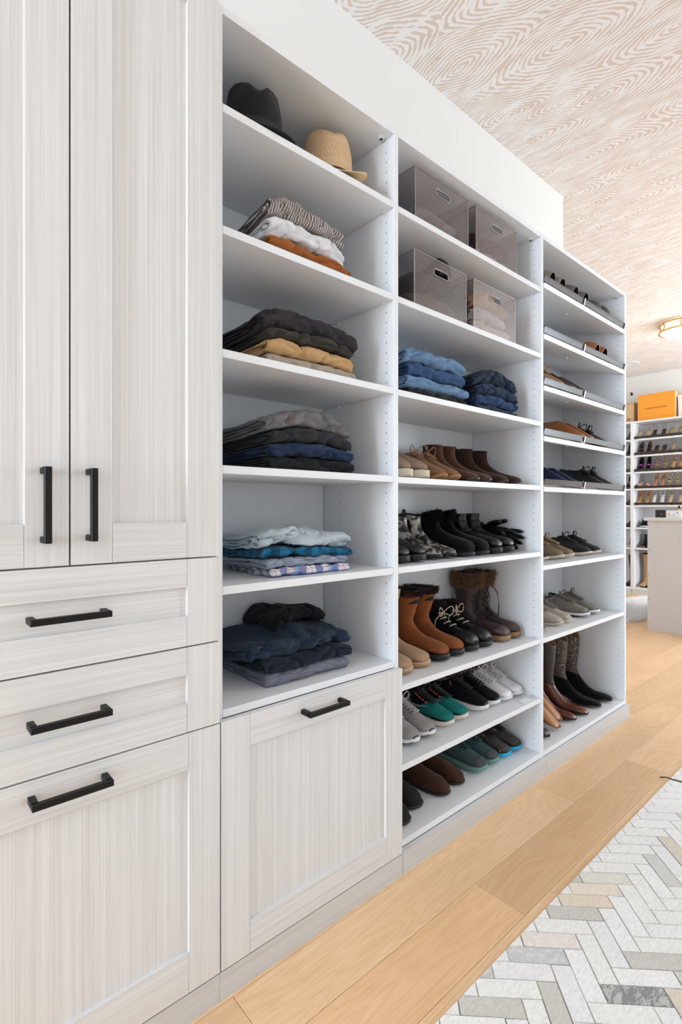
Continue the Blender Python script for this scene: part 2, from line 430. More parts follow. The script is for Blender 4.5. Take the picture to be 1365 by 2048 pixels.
def dots(parent, xface, cols, z0, z1, phase, r=0.0021):
    """rows of shelf-pin holes"""
    g = G(); k = math.ceil((z0 - phase) / 0.032)
    while phase + 0.032 * k < z1:
        z = phase + 0.032 * k; k += 1
        for y in cols:
            g.add([(xface - 0.0004, y + r * math.cos(a * PI / 3), z + r * math.sin(a * PI / 3)) for a in range(6)], [(0, 1, 2, 3, 4, 5)])
    off = abs_loc(parent)
    g.v = [tuple(Vector(p) - off) for p in g.v]
    o = g.build('pin_holes', DARKHOLE, parent, smooth=False); o['kind'] = 'stuff'; return o
def pin(parent, x, y, z):
    g = G(); g.tube([(x, y, z), (x - 0.012, y, z)], 0.0035, 8); g.box((x - 0.012, y - 0.004, z + 0.0025), (x - 0.001, y + 0.004, z + 0.0045))
    off = abs_loc(parent); g.v = [tuple(Vector(p) - off) for p in g.v]
    return g.build('shelf_pin', PLASTIC, parent, smooth=False)
def cam_fitting(parent, x, y, z):
    g = G(); n = 14
    for r0, zz in ((0.011, z), (0.011, z - 0.004)): pass
    g.loft([[(x + 0.011 * math.cos(a * 2 * PI / n), y + 0.011 * math.sin(a * 2 * PI / n), q) for a in range(n)] for q in (z, z - 0.005)])
    g.loft([[(x + 0.005 * math.cos(a * 2 * PI / n), y + 0.005 * math.sin(a * 2 * PI / n), q) for a in range(n)] for q in (z - 0.004, z - 0.0056)], mi=1)
    off = abs_loc(parent); g.v = [tuple(Vector(p) - off) for p in g.v]
    return g.build('cam_fitting', [PLASTIC, DARKHOLE], parent, smooth=False)

def carcass(label, x0, x1, floor_z, shelves, left_panel=False, slanted=(), phase=1.170):
    """x0..x1 inner faces; the right panel belongs to the unit"""
    u = thing('shelf_unit', label, 'shelving unit', ((x0 + x1) / 2, 0.17, 0))
    if left_panel: box('side_panel', (x0 - 0.0175, 0.001, 0), (x0, 0.354, 2.351), WHITE, u, 0.0008)
    box('side_panel', (x1, 0.0, 0), (x1 + 0.019, 0.354, 2.351), WHITE, u, 0.0012)
    box('back_panel', (x0, 0.3475, 0.07), (x1 - 0.003, 0.354, 2.332), WHITE, u)
    box('top_panel', (x0, 0.001, 2.332), (x1 - 0.0003, 0.3473, 2.351), WHITE, u, 0.001)
    for z in shelves:
        box('shelf', (x0 + 0.001, 0.002, z - 0.02), (x1 - 0.001, 0.346, z), WHITE, u, 0.0012)
        pin(u, x1, 0.035, z - 0.0245); pin(u, x1, 0.26, z - 0.0245)
    for z in slanted:
        bm = bmesh.new(); ang = math.radians(13.5); n = 0.355
        bmesh.ops.create_cube(bm, size=1.0, matrix=Matrix.Translation(((x0 + x1) / 2, 0.0, z)) @ Matrix.Rotation(ang, 4, 'X') @ Matrix.Translation((0, n / 2 - 0.008, -0.0105)) @ Matrix.Diagonal((x1 - x0 - 0.003, n, 0.021, 1)))
        bmesh.ops.bevel(bm, geom=list(bm.edges), offset=0.001, segments=1, affect='EDGES')
        bmesh.ops.translate(bm, verts=bm.verts, vec=-abs_loc(u))
        me = bpy.data.meshes.new('slanted_shelf'); bm.to_mesh(me); bm.free(); me.materials.append(WHITE)
        link(bpy.data.objects.new('slanted_shelf', me), u)
        pin(u, x1, 0.02, z - 0.024); pin(u, x1, 0.262, z + 0.036); pin(u, (x0 + x1) / 2 - 0.02, 0.1, z - 0.0005)
        # the rail along the front edge and its chrome clips, leaning with the shelf
        g = G(); M = Matrix.Translation((0, 0.0, z)) @ Matrix.Rotation(ang, 4, 'X')
        def tb(lo, hi):
            q = G(); q.box(lo, hi); return [tuple((M @ Vector(p)) - abs_loc(u)) for p in q.v], q.f
        for lo, hi in (((x0 + 0.003, 0.003, 0.009), (x1 - 0.012, 0.0055, 0.034)), ((x0 + 0.003, 0.0015, 0.032), (x1 - 0.012, 0.007, 0.0345)), ((x0 + 0.003, 0.0015, 0.008), (x1 - 0.012, 0.007, 0.011))): g.add(*tb(lo, hi))
        r = g.build('fence_rail', FENCE, u, smooth=False); r['label'] = 'bronze tinted fence rail'
        for xc in ((x0 + x1) / 2 - 0.062, x1 - 0.012):
            g = G(); g.add(*tb((xc - 0.004, -0.003, 0.0), (xc + 0.004, 0.001, 0.036))); g.add(*tb((xc - 0.004, 0.0075, 0.0), (xc + 0.004, 0.0105, 0.036))); g.add(*tb((xc - 0.004, -0.003, 0.0), (xc + 0.004, 0.0225, 0.003)))
            c = g.build('fence_clip', CHROME, u, smooth=False); c['label'] = 'chrome clip'
    dots(u, x1, (0.034, 0.260), floor_z + 0.03, 2.31, phase)
    cam_fitting(u, x1 - 0.018, 0.04, 2.332); cam_fitting(u, x1 - 0.018, 0.30, 2.332)
    return u
Z1 = (2.12, 1.829, 1.534, 1.256, 0.966)
Z2 = (2.115, 1.828, 1.532, 1.254, 0.966, 0.588, 0.331)
Z3 = (2.140, 1.917, 1.692, 1.471, 1.250)
u1 = carcass('narrow open shelf unit of hats and folded clothes over a framed hamper door', 0.6065, 1.206, 0.672, Z1, True)
box('bottom_shelf', (0.607, 0.0, 0.653), (1.2055, 0.347, 0.672), WHITE, u1, 0.0012)
shaker('hamper_door', u1, 0.5925, 1.222, 0.0705, 0.652, 0.670, 1.147, 0.151, 0.575, GRAIN_V, (0.894, -0.055, 0.618))
box('plinth', (0.5885, -0.018, 0), (1.2255, 0.0, 0.066), PLINTH, u1, 0.0008)
u2 = carcass('middle open shelf unit holding clear boxes, jeans, boots and sneakers', 1.226, 2.142, 0.093, Z2, False, (), 1.168)
box('bottom_shelf', (1.2255, 0.0, 0.072), (2.1415, 0.347, 0.093), WHITE, u2, 0.0012)
box('plinth', (1.2275, -0.018, 0), (2.1520, 0.0, 0.071), PLINTH, u2, 0.0008)
u3 = carcass('end shelf unit with five slanted fenced shoe shelves above flat shelves', 2.162, 3.076, 0.093, (0.904, 0.585), False, Z3, 1.168)
box('bottom_shelf', (2.1615, 0.0, 0.072), (3.0755, 0.347, 0.093), WHITE, u3, 0.0012)
box('plinth', (2.1525, -0.018, 0), (3.096, 0.0, 0.071), PLINTH, u3, 0.0008)

# ------------------------------------------------------------------ cowhide rug
W_, L_ = 0.0495, 0.1485
RX0, RX1, RY0, RY1 = 0.35, 3.3, -2.0, -0.385
rug = thing('patchwork_rug', 'white cowhide patchwork rug in a herringbone layout on the oak floor', 'rug', ((RX0 + RX1) / 2, (RY0 + RY1) / 2, 0))
b_ = box('backing', (RX0 + 0.002, RY0 + 0.002, 0.0003), (RX1 - 0.002, RY1 - 0.003, 0.0030), plain('rug_seam_felt', rgb(146, 137, 128), 0.95), rug)
def clip(poly):
    for ax, lim, sg in ((0, RX0, 1), (0, RX1, -1), (1, RY0, 1), (1, RY1, -1)):
        out = []
        for i, p in enumerate(poly):
            q = poly[i - 1]; dp = sg * (p[ax] - lim); dq = sg * (q[ax] - lim)
            if (dp >= 0) != (dq >= 0):
                t = dq / (dq - dp); out.append((q[0] + t * (p[0] - q[0]), q[1] + t * (p[1] - q[1])))
            if dp >= 0: out.append(p)
        poly = out
        if not poly: return poly
    return poly
rr = random.Random(5)
CREAM = [rgb(252, 250, 247), rgb(250, 247, 241), rgb(247, 245, 243)]
s2 = math.sqrt(0.5); ea = (s2, -s2); eb = (s2, s2)
pieces = []
for i in range(-60, 61):
    for j in range(-14, 15):
        for H_ in (True, False):
            a0 = i * W_ + j * L_; c0 = i * W_ - j * L_
            if H_: qa, qb, la, lb = a0, c0, L_, W_
            else: qa, qb, la, lb = a0 + L_, c0 + W_ - L_, W_, L_
            e = 0.0009
            cs = [(qa + e, qb + e), (qa + la - e, qb + e), (qa + la - e, qb + lb - e), (qa + e, qb + lb - e)]
            cs = [(p + rr.uniform(-1, 1) * 0.0008, q + rr.uniform(-1, 1) * 0.0008) for p, q in cs]
            poly = clip([(1.33 + p * ea[0] + q * eb[0], -0.412 + p * ea[1] + q * eb[1]) for p, q in cs])
            if len(poly) < 3: continue
            cx = sum(p[0] for p in poly) / len(poly); cy = sum(p[1] for p in poly) / len(poly)
            ar = abs(sum(poly[k - 1][0] * poly[k][1] - poly[k][0] * poly[k - 1][1] for k in range(len(poly)))) / 2
            if ar < 2e-5: continue
            dx, dy = cx, cy + 1.113
            dep = dx * math.cos(CAM_YAW) + dy * math.sin(CAM_YAW); lat = dx * math.sin(CAM_YAW) - dy * math.cos(CAM_YAW)
            vis = dep > 0.3 and abs(lat / dep) < 0.72 and 1.15 / dep < 1.08
            pieces.append((vis, dep, poly, cx, cy, H_))
TINT = [((1.609, -0.452), rgb(243, 232, 214)), ((1.536, -0.451), rgb(238, 223, 200)), ((2.021, -0.53), rgb(228, 218, 200)), ((1.884, -0.535), rgb(222, 219, 214)), ((1.685, -0.448), rgb(236, 231, 220)), ((1.324, -0.455), rgb(245, 236, 226))]
tint = {}
for (tx, ty), c_ in TINT:
    tint[id(min(pieces, key=lambda p: (p[3] - tx) ** 2 + (p[4] - ty) ** 2))] = c_
pieces.sort(key=lambda p: (not p[0], p[1]))
rest = G(); fringe = G()
for k, pc in enumerate(pieces):
    vis, dep, poly, cx, cy, H_ = pc
    th = 0.0058 + rr.uniform(-0.0005, 0.0005); n = len(poly); ins = 0.0012
    top = [(cx + (p[0] - cx) * (1 - ins / max(0.01, math.hypot(p[0] - cx, p[1] - cy))), cy + (p[1] - cy) * (1 - ins / max(0.01, math.hypot(p[0] - cx, p[1] - cy)))) for p in poly]
    vs = [(p[0], p[1], 0.003) for p in poly] + [(p[0], p[1], th - 0.0012) for p in poly] + [(p[0], p[1], th) for p in top]
    fs = [tuple(range(2 * n, 3 * n))] + [(a + m * n, (a + 1) % n + m * n, (a + 1) % n + (m + 1) * n, a + (m + 1) * n) for m in (0, 1) for a in range(n)]
    sgn = sum(poly[q - 1][0] * poly[q][1] - poly[q][0] * poly[q - 1][1] for q in range(n))
    if sgn < 0: fs = [f[::-1] for f in fs]
    if vis and k < 290:
        o = new_mesh('hide_patch', [(v[0] - cx, v[1] - cy, v[2]) for v in vs], fs, HIDE, rug, smooth=False)
        o.location = Vector((cx, cy, 0)) - rug.location
        for q in range(n):                       # hair combed over the seams
            A, B_ = Vector(poly[q - 1]), Vector(poly[q]); ln = (B_ - A).length
            if ln < 0.01: continue
            nrm = Vector(((B_ - A).y, -(B_ - A).x)).normalized() * (1 if sgn > 0 else -1)
            for _ in range(int(ln / 0.0016)):
                p = A.lerp(B_, rr.random()) - nrm * 0.0008; d = (nrm + (B_ - A).normalized() * rr.uniform(-0.9, 0.9)).normalized() * rr.uniform(0.0015, 0.0045)
                sd = Vector((-d.y, d.x)).normalized() * 0.00022; z_ = th + 0.0001
                fringe.add([(p.x - sd.x - rug.location.x, p.y - sd.y - rug.location.y, z_), (p.x + sd.x - rug.location.x, p.y + sd.y - rug.location.y, z_), (p.x + d.x - rug.location.x, p.y + d.y - rug.location.y, z_ + 0.0002)], [(0, 1, 2)])
        u = rr.random(); c = rr.choice(CREAM); al = 1.0
        if u < 0.05: c = rgb(232, 219, 200)
        elif u < 0.09: c = rgb(216, 211, 203)
        elif u < 0.12: c = rgb(226, 222, 218); al = 0.86
        if id(pc) in tint: c = tint[id(pc)]; al = 1.0
        if abs(cx - 1.33) < 0.05 and abs(cy + 0.67) < 0.05 and H_: c = rgb(205, 202, 199); al = 0.4
        if abs(cx - 1.251) < 0.035 and abs(cy + 0.456) < 0.035 and H_: c = rgb(232, 231, 230); al = 0.8
        o.color = tuple(c) + (al,)
    else: rest.add([tuple(Vector(v) - rug.location) for v in vs], fs)
fringe.build('seam_hair', plain('grey_hide_hair', rgb(176, 169, 161), 0.9), rug, smooth=False)['kind'] = 'stuff'
o = rest.build('hide_patch', plain('plain_hide', rgb(232, 229, 224), 0.75), rug, smooth=False); o['kind'] = 'stuff'
# cord
g = G(); g.tube([(2.495, -0.35, 0.003), (2.503, -0.37, 0.0085), (2.506, -0.40, 0.0085), (2.512, -0.43, 0.0085), (2.53, -0.47, 0.0085), (2.57, -0.52, 0.0085)], 0.0022, 6)
tag(g.build('cord', BLACKMETAL), 'thin black cord lying across the edge of the hide rug', 'cord')

# ------------------------------------------------------------------ folded clothes
def nv(p, sc, seed): return noise.noise_vector(Vector((p[0] * sc + seed * 3.7, p[1] * sc + seed * 1.3, p[2] * sc + seed * 7.1)))
def ns(a, b, c): return noise.noise(Vector((a, b, c)))
class Pile:
    """a pile of folded pieces; every layer follows the one below it"""
    def __init__(s, x0, x1, yf, yb, z, seed, droop=0.16, lump=0.10):
        s.x0, s.x1, s.yf, s.yb, s.z, s.seed, s.droop, s.lump = x0, x1, yf, yb, z, seed, droop, lump
    def warp(s, x, y, h):
        u = (x - s.x0) / (s.x1 - s.x0) * 2 - 1; v = (y - s.yf) / (s.yb - s.yf)
        k = 1 - s.droop * abs(u) ** 3 + s.lump * ns(x * 7, y * 5, s.seed * 2.3) - 0.06 * max(0, v)
        return s.z + h * k
def folded(label, cat, pile, h0, h1, mat, seed, group, dx0=0.0, dx1=0.0, dyf=0.0, wr=1.0, sheets=2, skew=0.0, nx=56, amp=0.0085):
    R = random.Random(seed)
    cx, cy = (pile.x0 + pile.x1) / 2, (pile.yf + pile.yb) / 2
    g = G(); H = h1 - h0; nl = 2 * sheets
    th = (H - 0.0012 * (nl - 1)) / nl
    yb = pile.yb + R.uniform(-0.015, 0.01)
    for k in range(sheets):
        off = k * (th + 0.0012)
        z0, z1 = h0 + off, h1 - off
        yf = pile.yf + dyf + off * 1.1 + (0.001 if k else 0)
        xa = pile.x0 + dx0 + (R.uniform(-0.010, 0.006) if k else 0); xb = pile.x1 + dx1 + (R.uniform(-0.006, 0.010) if k else 0)
        def path(z0, z1, yf):
            r = (z1 - z0) / 2; pts = []
            for i in range(11): pts.append((yb + (yf + r - yb) * i / 11, z0, 0, -1))
            for i in range(13):
                a = -PI / 2 - PI * i / 12; pts.append((yf + r + r * math.cos(a), z0 + r + r * math.sin(a), math.cos(a), math.sin(a)))
            for i in range(1, 13): pts.append((yf + r + (yb - yf - r) * i / 12, z1, 0, 1))
            return pts
        outer = path(z0, z1, yf); inner = path(z0 + th, max(z1 - th, z0 + th + 0.0006), yf + th)
        def row(pts, sgn, uu, tt):
            out = []; uvs = []; s_ = 0
            for i, (y, z, ny, nz) in enumerate(pts):
                if i: s_ += math.hypot(y - pts[i - 1][0], z - pts[i - 1][1])
                vv = i / (len(pts) - 1)
                xx = xa + (xb - xa) * uu + skew * (y - pile.yf) * (1 - uu)
                xx += 0.007 * ns(y * 16, z * 45, seed * 1.7 + k) * (1 if uu < 0.5 else -1)
                # round the raw edge of the cloth
                q = tt * th * 0.5 * sgn
                p = Vector((xx, y - ny * q, z - nz * q))
                big = nv((xx * 1.0, y, z * 1.6), 13, seed); sm = nv((xx * 1.2, y, z * 2), 34, seed + 11)
                cr = abs(ns(xx * 15 + y * 9 + seed, z * 24 + seed * 2.1, y * 10)); crease = max(0.0, 0.16 - cr) / 0.16
                cr2 = abs(ns(xx * 9 - z * 16 + seed * 4.1, y * 12, z * 20 + seed)); crease += 0.7 * max(0.0, 0.12 - cr2) / 0.12
                frontness = max(0.25, min(1.0, 1.2 - (y - pile.yf) * 4))
                a = amp * wr * frontness
                p += Vector((big.x * 0.5, big.y * 1.0, big.z * 0.5)) * a + Vector((sm.x * 0.4, sm.y * 0.7, sm.z * 0.4)) * a * 0.75
                p -= Vector((0, ny, nz * 0.5)) * (crease * a * 1.15)
                p.z = pile.warp(p.x, p.y, max(0.0006, p.z if p.z > h0 - 0.004 else h0 - 0.004))
                out.append((p.x - cx, p.y - cy, p.z - pile.z)); uvs.append((xx, s_))
            return out, uvs
        us = [0, 0.004, 0.02] + [0.02 + 0.96 * i / nx for i in range(1, nx)] + [0.98, 0.996, 1.0]
        ts = [1, 0.35, 0] + [0] * (nx - 1) + [0, 0.35, 1]
        ro, ri, uo = [], [], []
        for u_, t_ in zip(us, ts):
            a, b = row(outer, 1, u_, t_); ro.append(a); uo += b
            a, b = row(inner, -1, u_, t_); ri.append(a)
        b0 = len(g.v); g.grid(ro, 0, uo); b1 = len(g.v)
        g.grid([r[::-1] for r in ri], 0, [q for i in range(len(ri)) for q in uo[i * len(outer):(i + 1) * len(outer)][::-1]])
        n = len(outer); m = len(ro)
        for i in range(n - 1):
            g.f.append((b0 + i + 1, b0 + i, b1 + n - 1 - i, b1 + n - 2 - i)); g.m.append(0)
            e, f = b0 + (m - 1) * n, b1 + (m - 1) * n
            g.f.append((e + i, e + i + 1, f + n - 2 - i, f + n - 1 - i)); g.m.append(0)
    o = g.build('folded_' + cat.replace(' ', '_'), mat, None, True, True)
    o.location = (cx, cy, pile.z)
    return tag(o, label, cat, group)

F = fabric
CL = dict(
    stripe=F('striped_cotton', rgb(186, 178, 174), rgb(92, 82, 80), 'stripe'), white=F('white_cotton', rgb(226, 226, 228)), rust=F('rust_cotton', rgb(160, 92, 42)),
    cream=F('cream_cotton', rgb(224, 220, 212)), plum=F('charcoal_twill', rgb(48, 43, 47)), olive=F('dark_olive_twill', rgb(58, 54, 46)), camel=F('camel_twill', rgb(196, 156, 108)),
    khaki=F('khaki_twill', rgb(172, 156, 138)), grey=F('grey_twill', rgb(112, 109, 111)), char=F('charcoal_denim', rgb(42, 42, 45)), navy=F('navy_denim', rgb(32, 50, 82), rgb(20, 32, 56), 'denim'),
    black=F('black_denim', rgb(17, 18, 21)), pale=F('pale_blue_shirting', rgb(186, 197, 204), rgb(170, 184, 194), 'denim'), teal=F('teal_check_shirting', rgb(20, 104, 142), rgb(18, 50, 74), 'buffalo'),
    heather=F('heather_blue_knit', rgb(126, 136, 156), rgb(160, 166, 178), 'heather'), plaid=F('blue_red_plaid', rgb(222, 220, 224), rgb(62, 88, 158), 'plaid'),
    ncheck=F('navy_check_shirting', rgb(38, 53, 74), rgb(20, 29, 45), 'check'), dnavy=F('dark_navy_cotton', rgb(20, 28, 44)), chamb=F('grey_chambray', rgb(96, 98, 112), rgb(122, 124, 136), 'heather'), bshirt=F('black_shirting', rgb(13, 15, 21)),
    light=F('light_blue_denim', rgb(112, 142, 174), rgb(86, 116, 152), 'denim'), mid=F('mid_blue_denim', rgb(54, 84, 126), rgb(38, 62, 98), 'denim'), bdenim=F('black_brown_denim', rgb(29, 26, 26)),
    ind=F('indigo_denim', rgb(26, 46, 74), rgb(18, 30, 52), 'denim'), mind=F('bright_indigo_denim', rgb(40, 66, 106), rgb(28, 48, 80), 'denim'))

g1 = 'folded trousers in the striped pile'
P = Pile(0.775, 1.045, 0.045, 0.30, 1.829, 1)
folded('cream folded trousers, bottom of the pile under the rust pair', 'trousers', P, 0.000, 0.026, CL['cream'], 1, g1, dx1=0.012, dx0=0.04, sheets=1)
folded('rust brown folded trousers under the white pair', 'trousers', P, 0.026, 0.068, CL['rust'], 2, g1, dx1=0.015, dx0=0.0, wr=1.1)
folded('white folded trousers between the striped and the rust pair', 'trousers', P, 0.069, 0.124, CL['white'], 3, g1, dx1=0.004, dx0=-0.006, wr=1.3)
folded('taupe and white striped folded trousers topping a pile', 'trousers', P, 0.125, 0.182, CL['stripe'], 4, g1, dx1=-0.004, dx0=-0.002, wr=1.3)
g2 = 'folded trousers in the charcoal and camel pile'
P = Pile(0.765, 1.085, 0.045, 0.325, 1.534, 5)
folded('khaki folded trousers, bottom of the pile under the camel pair', 'trousers', P, 0.000, 0.038, CL['khaki'], 5, g2, dx0=0.0, wr=1.1)
folded('camel tan folded trousers above the khaki pair', 'trousers', P, 0.039, 0.082, CL['camel'], 6, g2, dx1=-0.005, dx0=0.0)
folded('dark olive folded trousers between the charcoal and camel pairs', 'trousers', P, 0.083, 0.113, CL['olive'], 7, g2, dx1=-0.003, wr=1.3, sheets=1)
folded('thick charcoal folded trousers topping the pile with camel trousers', 'trousers', P, 0.114, 0.172, CL['plum'], 8, g2, dx1=0.004, dx0=-0.01, wr=1.2)
g3 = 'folded trousers in the grey and navy pile'
P = Pile(0.775, 1.075, 0.045, 0.335, 1.256, 9)
folded('black folded jeans, bottom of the pile under the navy pair', 'trousers', P, 0.000, 0.042, CL['black'], 9, g3)
folded('navy blue folded jeans between two dark pairs', 'trousers', P, 0.043, 0.082, CL['navy'], 10, g3, dx1=0.002)
folded('charcoal folded trousers under the grey pair', 'trousers', P, 0.083, 0.122, CL['char'], 11, g3, dx1=-0.008, dx0=0.002)
folded('mid grey folded trousers topping the pile with navy jeans', 'trousers', P, 0.123, 0.176, CL['grey'], 12, g3, dx1=-0.012, dx0=-0.008, wr=1.3)
g4 = 'folded shirts on the shelf at eye level'
P = Pile(0.775, 1.062, 0.045, 0.325, 0.966, 13, droop=0.08, lump=0.22)
folded('blue, white and red plaid folded shirt, bottom of the shirt pile', 'shirt', P, 0.000, 0.026, CL['plaid'], 13, g4, wr=0.8, sheets=1, skew=0.1)
folded('heathered grey-blue folded shirt above the plaid one', 'shirt', P, 0.027, 0.052, CL['heather'], 14, g4, wr=1.1, dx1=-0.012, dx0=-0.015, sheets=1)
folded('teal and navy checked folded shirt in the pale shirt pile', 'shirt', P, 0.053, 0.080, CL['teal'], 15, g4, wr=1.3, dx0=-0.028, dx1=0.008, sheets=1, skew=0.12)
folded('pale blue-grey rumpled folded shirt topping the shirt pile', 'shirt', P, 0.081, 0.128, CL['pale'], 16, g4, wr=1.9, dx0=-0.03, dx1=0.006, skew=0.1)
g5 = 'folded shirts above the hamper door'
P = Pile(0.765, 1.062, 0.045, 0.32, 0.672, 17, droop=0.12, lump=0.3)
folded('grey chambray folded shirt, bottom of the dark pile above the hamper', 'shirt', P, 0.000, 0.038, CL['chamb'], 17, g5, wr=0.9, skew=0.0, sheets=1)
folded('dark navy folded shirt above the grey chambray one', 'shirt', P, 0.039, 0.080, CL['dnavy'], 18, g5, wr=1.2, dx0=-0.01, dx1=0.004, skew=0.05)
folded('navy fine-checked folded shirt topping the pile above the hamper', 'shirt', P, 0.081, 0.128, CL['ncheck'], 19, g5, wr=1.9, dx0=-0.045, dx1=0.005, dyf=0.012)
P2 = Pile(0.86, 1.05, 0.15, 0.325, 0.672, 20, droop=0.22, lump=0.12)
bs = folded('black collared shirt lying behind the navy checked one', 'shirt', P2, 0.150, 0.188, CL['bshirt'], 20, g5, wr=1.6)
gc = G(); gc.tube([(-0.045 + 0.030 * math.cos(a * PI / 12), -0.01 + 0.04 * math.sin(a * PI / 12), 0.176 - 0.008 * math.cos(a * PI / 12)) for a in range(-2, 15)], 0.005, 8)
c_ = gc.build('collar', CL['bshirt'], bs); c_['label'] = 'black shirt collar'
g6 = 'folded jeans in the left stack'
P = Pile(1.335, 1.665, 0.045, 0.33, 1.532, 21, droop=0.12)
folded('black-brown folded jeans, bottom of the left jeans stack', 'jeans', P, 0.000, 0.040, CL['bdenim'], 21, g6, dx1=0.006)
folded('light blue folded jeans, lower of two in the left stack', 'jeans', P, 0.041, 0.084, CL['light'], 22, g6, dx0=-0.01, dx1=0.004)
folded('mid blue folded jeans between two light blue pairs', 'jeans', P, 0.085, 0.134, CL['mid'], 23, g6, dx1=-0.004)
folded('light blue folded jeans topping the left jeans stack', 'jeans', P, 0.135, 0.190, CL['light'], 24, g6, dx0=-0.015, dx1=-0.01, wr=1.1)
g7 = 'folded jeans in the right stack'
P = Pile(1.735, 2.03, 0.045, 0.33, 1.532, 25, droop=0.10)
folded('dark indigo folded jeans, bottom of the right jeans stack', 'jeans', P, 0.000, 0.037, CL['ind'], 25, g7)
folded('bright indigo folded jeans above the bottom pair of the right stack', 'jeans', P, 0.038, 0.078, CL['mind'], 26, g7, dx1=0.008)
folded('dark indigo folded jeans just under the top pair, right stack', 'jeans', P, 0.079, 0.125, CL['ind'], 27, g7, dx1=0.002, wr=1.1)
folded('darkest indigo folded jeans topping the right jeans stack', 'jeans', P, 0.126, 0.182, F('darkest_indigo_denim', rgb(20, 38, 62), rgb(14, 25, 44), 'denim'), 28, g7, dx1=0.0, dx0=-0.02, wr=1.3)

# ------------------------------------------------------------------ hats
def hat(label, loc, rot, crown, brim_w, h, mat, dark, curl, tilt, pinch=1.0, band=None, lift=0.0):
    t = thing('brimmed_hat', label, 'hat', loc, (tilt[0], tilt[1], rot), 'hats on the top shelf')
    a0, b0 = crown; n = 48; rings = []; uvr = []
    prof = [(1.0, 0.0), (0.995, 0.15), (0.985, 0.32), (0.965, 0.5), (0.94, 0.66), (0.905, 0.8), (0.85, 0.91), (0.76, 0.975), (0.6, 1.0), (0.4, 0.985), (0.2, 0.96), (0.02, 0.95)]
    for k, z in prof:
        r = []
        for i in range(n):
            p = 2 * PI * i / n; x, y = a0 * k * math.cos(p), b0 * k * math.sin(p); zz = z * h
            if z > 0.5:
                f = min(1, (z - 0.5) / 0.4)
                # teardrop dent along the crown and pinches at the front sides
                dent = math.exp(-(y / (0.36 * b0)) ** 2) * (0.30 if k < 0.82 else 0.10) * (0.75 + 0.35 * math.cos(p))
                zz -= dent * h * f * pinch
                if x > 0: y *= 1 - 0.24 * f * pinch * math.exp(-((x - 0.62 * a0) / (0.30 * a0)) ** 2)
                zz -= 0.10 * h * f * max(0, x / a0)
            r.append((x, y, zz + lift))
        rings.append(r)
    g = G(); g.loft(rings, caps=(False, True)); uv = []
    for j, (k, z) in enumerate(prof): uv += [(i / n * 0.55, z * h) for i in range(n)]
    g.uv = uv
    c = g.build('crown', mat, t, True, True)
    g = G(); rows = []
    def zb(p, q): return lift * (1 - 0.94 * q * math.cos(p) ** 2) + curl * q ** 1.7 * math.sin(p) ** 2
    for side in (0, 1):
        seq = []
        for j in range(9):
            q = j / 8
            seq.append([((a0 * 0.96 + brim_w * q) * math.cos(2 * PI * i / n), (b0 * 0.96 + brim_w * q * 0.92) * math.sin(2 * PI * i / n), zb(2 * PI * i / n, q) + (0.0022 if side == 0 else 0)) for i in range(n)])
        rows += seq if side == 0 else seq[::-1]
    g.loft(rows, caps=(False, False))
    uvb = []
    for j in range(18): uvb += [(i / n * 0.55, (j if j < 9 else 17 - j) / 8 * brim_w) for i in range(n)]
    g.uv = uvb
    b = g.build('brim', dark if dark else mat, t, True, True)
    if band:
        g = G(); g.loft([[((a0 + 0.0015) * (1 - 0.004 * k) * math.cos(2 * PI * i / n), (b0 + 0.0015) * (1 - 0.004 * k) * math.sin(2 * PI * i / n), 0.004 + k * band[0] + lift) for i in range(n)] for k in (0, 1)], caps=(False, False))
        g.build('hat_band', band[1], t)
    return t
FELT = plain('black_felt', rgb(9, 9, 14), 0.95, bump=0.3, bscale=500, sheen=0.05)
def mat_straw():
    t = NT('woven_straw'); t.set(Roughness=0.7)
    uv = t.coords(kind='UV'); sp = t.n('ShaderNodeSeparateXYZ'); t.l(uv, sp.inputs[0]); u, v = sp.outputs[0], sp.outputs[1]
    wv = t.n('ShaderNodeTexChecker'); wv.inputs['Scale'].default_value = 620; t.l(uv, wv.inputs[0])
    base = t.mix(t.noise(uv, 60, 3), rgb(206, 172, 130), rgb(222, 192, 152))
    base = t.mix(t.math('MULTIPLY', wv.outputs['Fac'], 0.18), base, rgb(170, 132, 88))
    # pierced ventilation holes in slanting rows
    du = t.math('SUBTRACT', t.math('FRACT', t.math('DIVIDE', t.math('ADD', u, t.math('MULTIPLY', v, 0.35)), 0.0105)), 0.5)
    dv = t.math('SUBTRACT', t.math('FRACT', t.math('DIVIDE', v, 0.0062)), 0.5)
    d = t.math('ADD', t.math('POWER', t.math('MULTIPLY', du, 10.5), 2), t.math('POWER', t.math('MULTIPLY', dv, 6.2), 2))
    zone = t.math('MULTIPLY', t.math('GREATER_THAN', v, 0.045), t.math('LESS_THAN', v, 0.105))
    hole = t.math('MULTIPLY', t.math('LESS_THAN', d, 1.7), zone)
    t.col(t.mix(hole, base, rgb(88, 62, 36)))
    t.bump(wv.outputs['Fac'], 0.25, 0.0006); return t.mat
STRAW = mat_straw()
def mat_brim():
    t = NT('straw_brim'); t.set(Roughness=0.7)
    uv = t.coords(kind='UV'); sp = t.n('ShaderNodeSeparateXYZ'); t.l(uv, sp.inputs[0])
    r = t.math('SINE', t.math('MULTIPLY', sp.outputs[1], 1100))
    t.col(t.mix(t.math('MULTIPLY', r, 0.25), rgb(216, 186, 140), rgb(170, 132, 88))); t.bump(r, 0.2, 0.0008); return t.mat
hat('black felt hat with a dented crown on the top shelf', (0.772, 0.128, 2.1215), math.radians(-112), (0.092, 0.080), 0.050, 0.172, FELT, None, 0.004, (0, 0), 1.25, (0.035, plain('black_ribbon', rgb(8, 8, 11), 0.6)), 0.016)
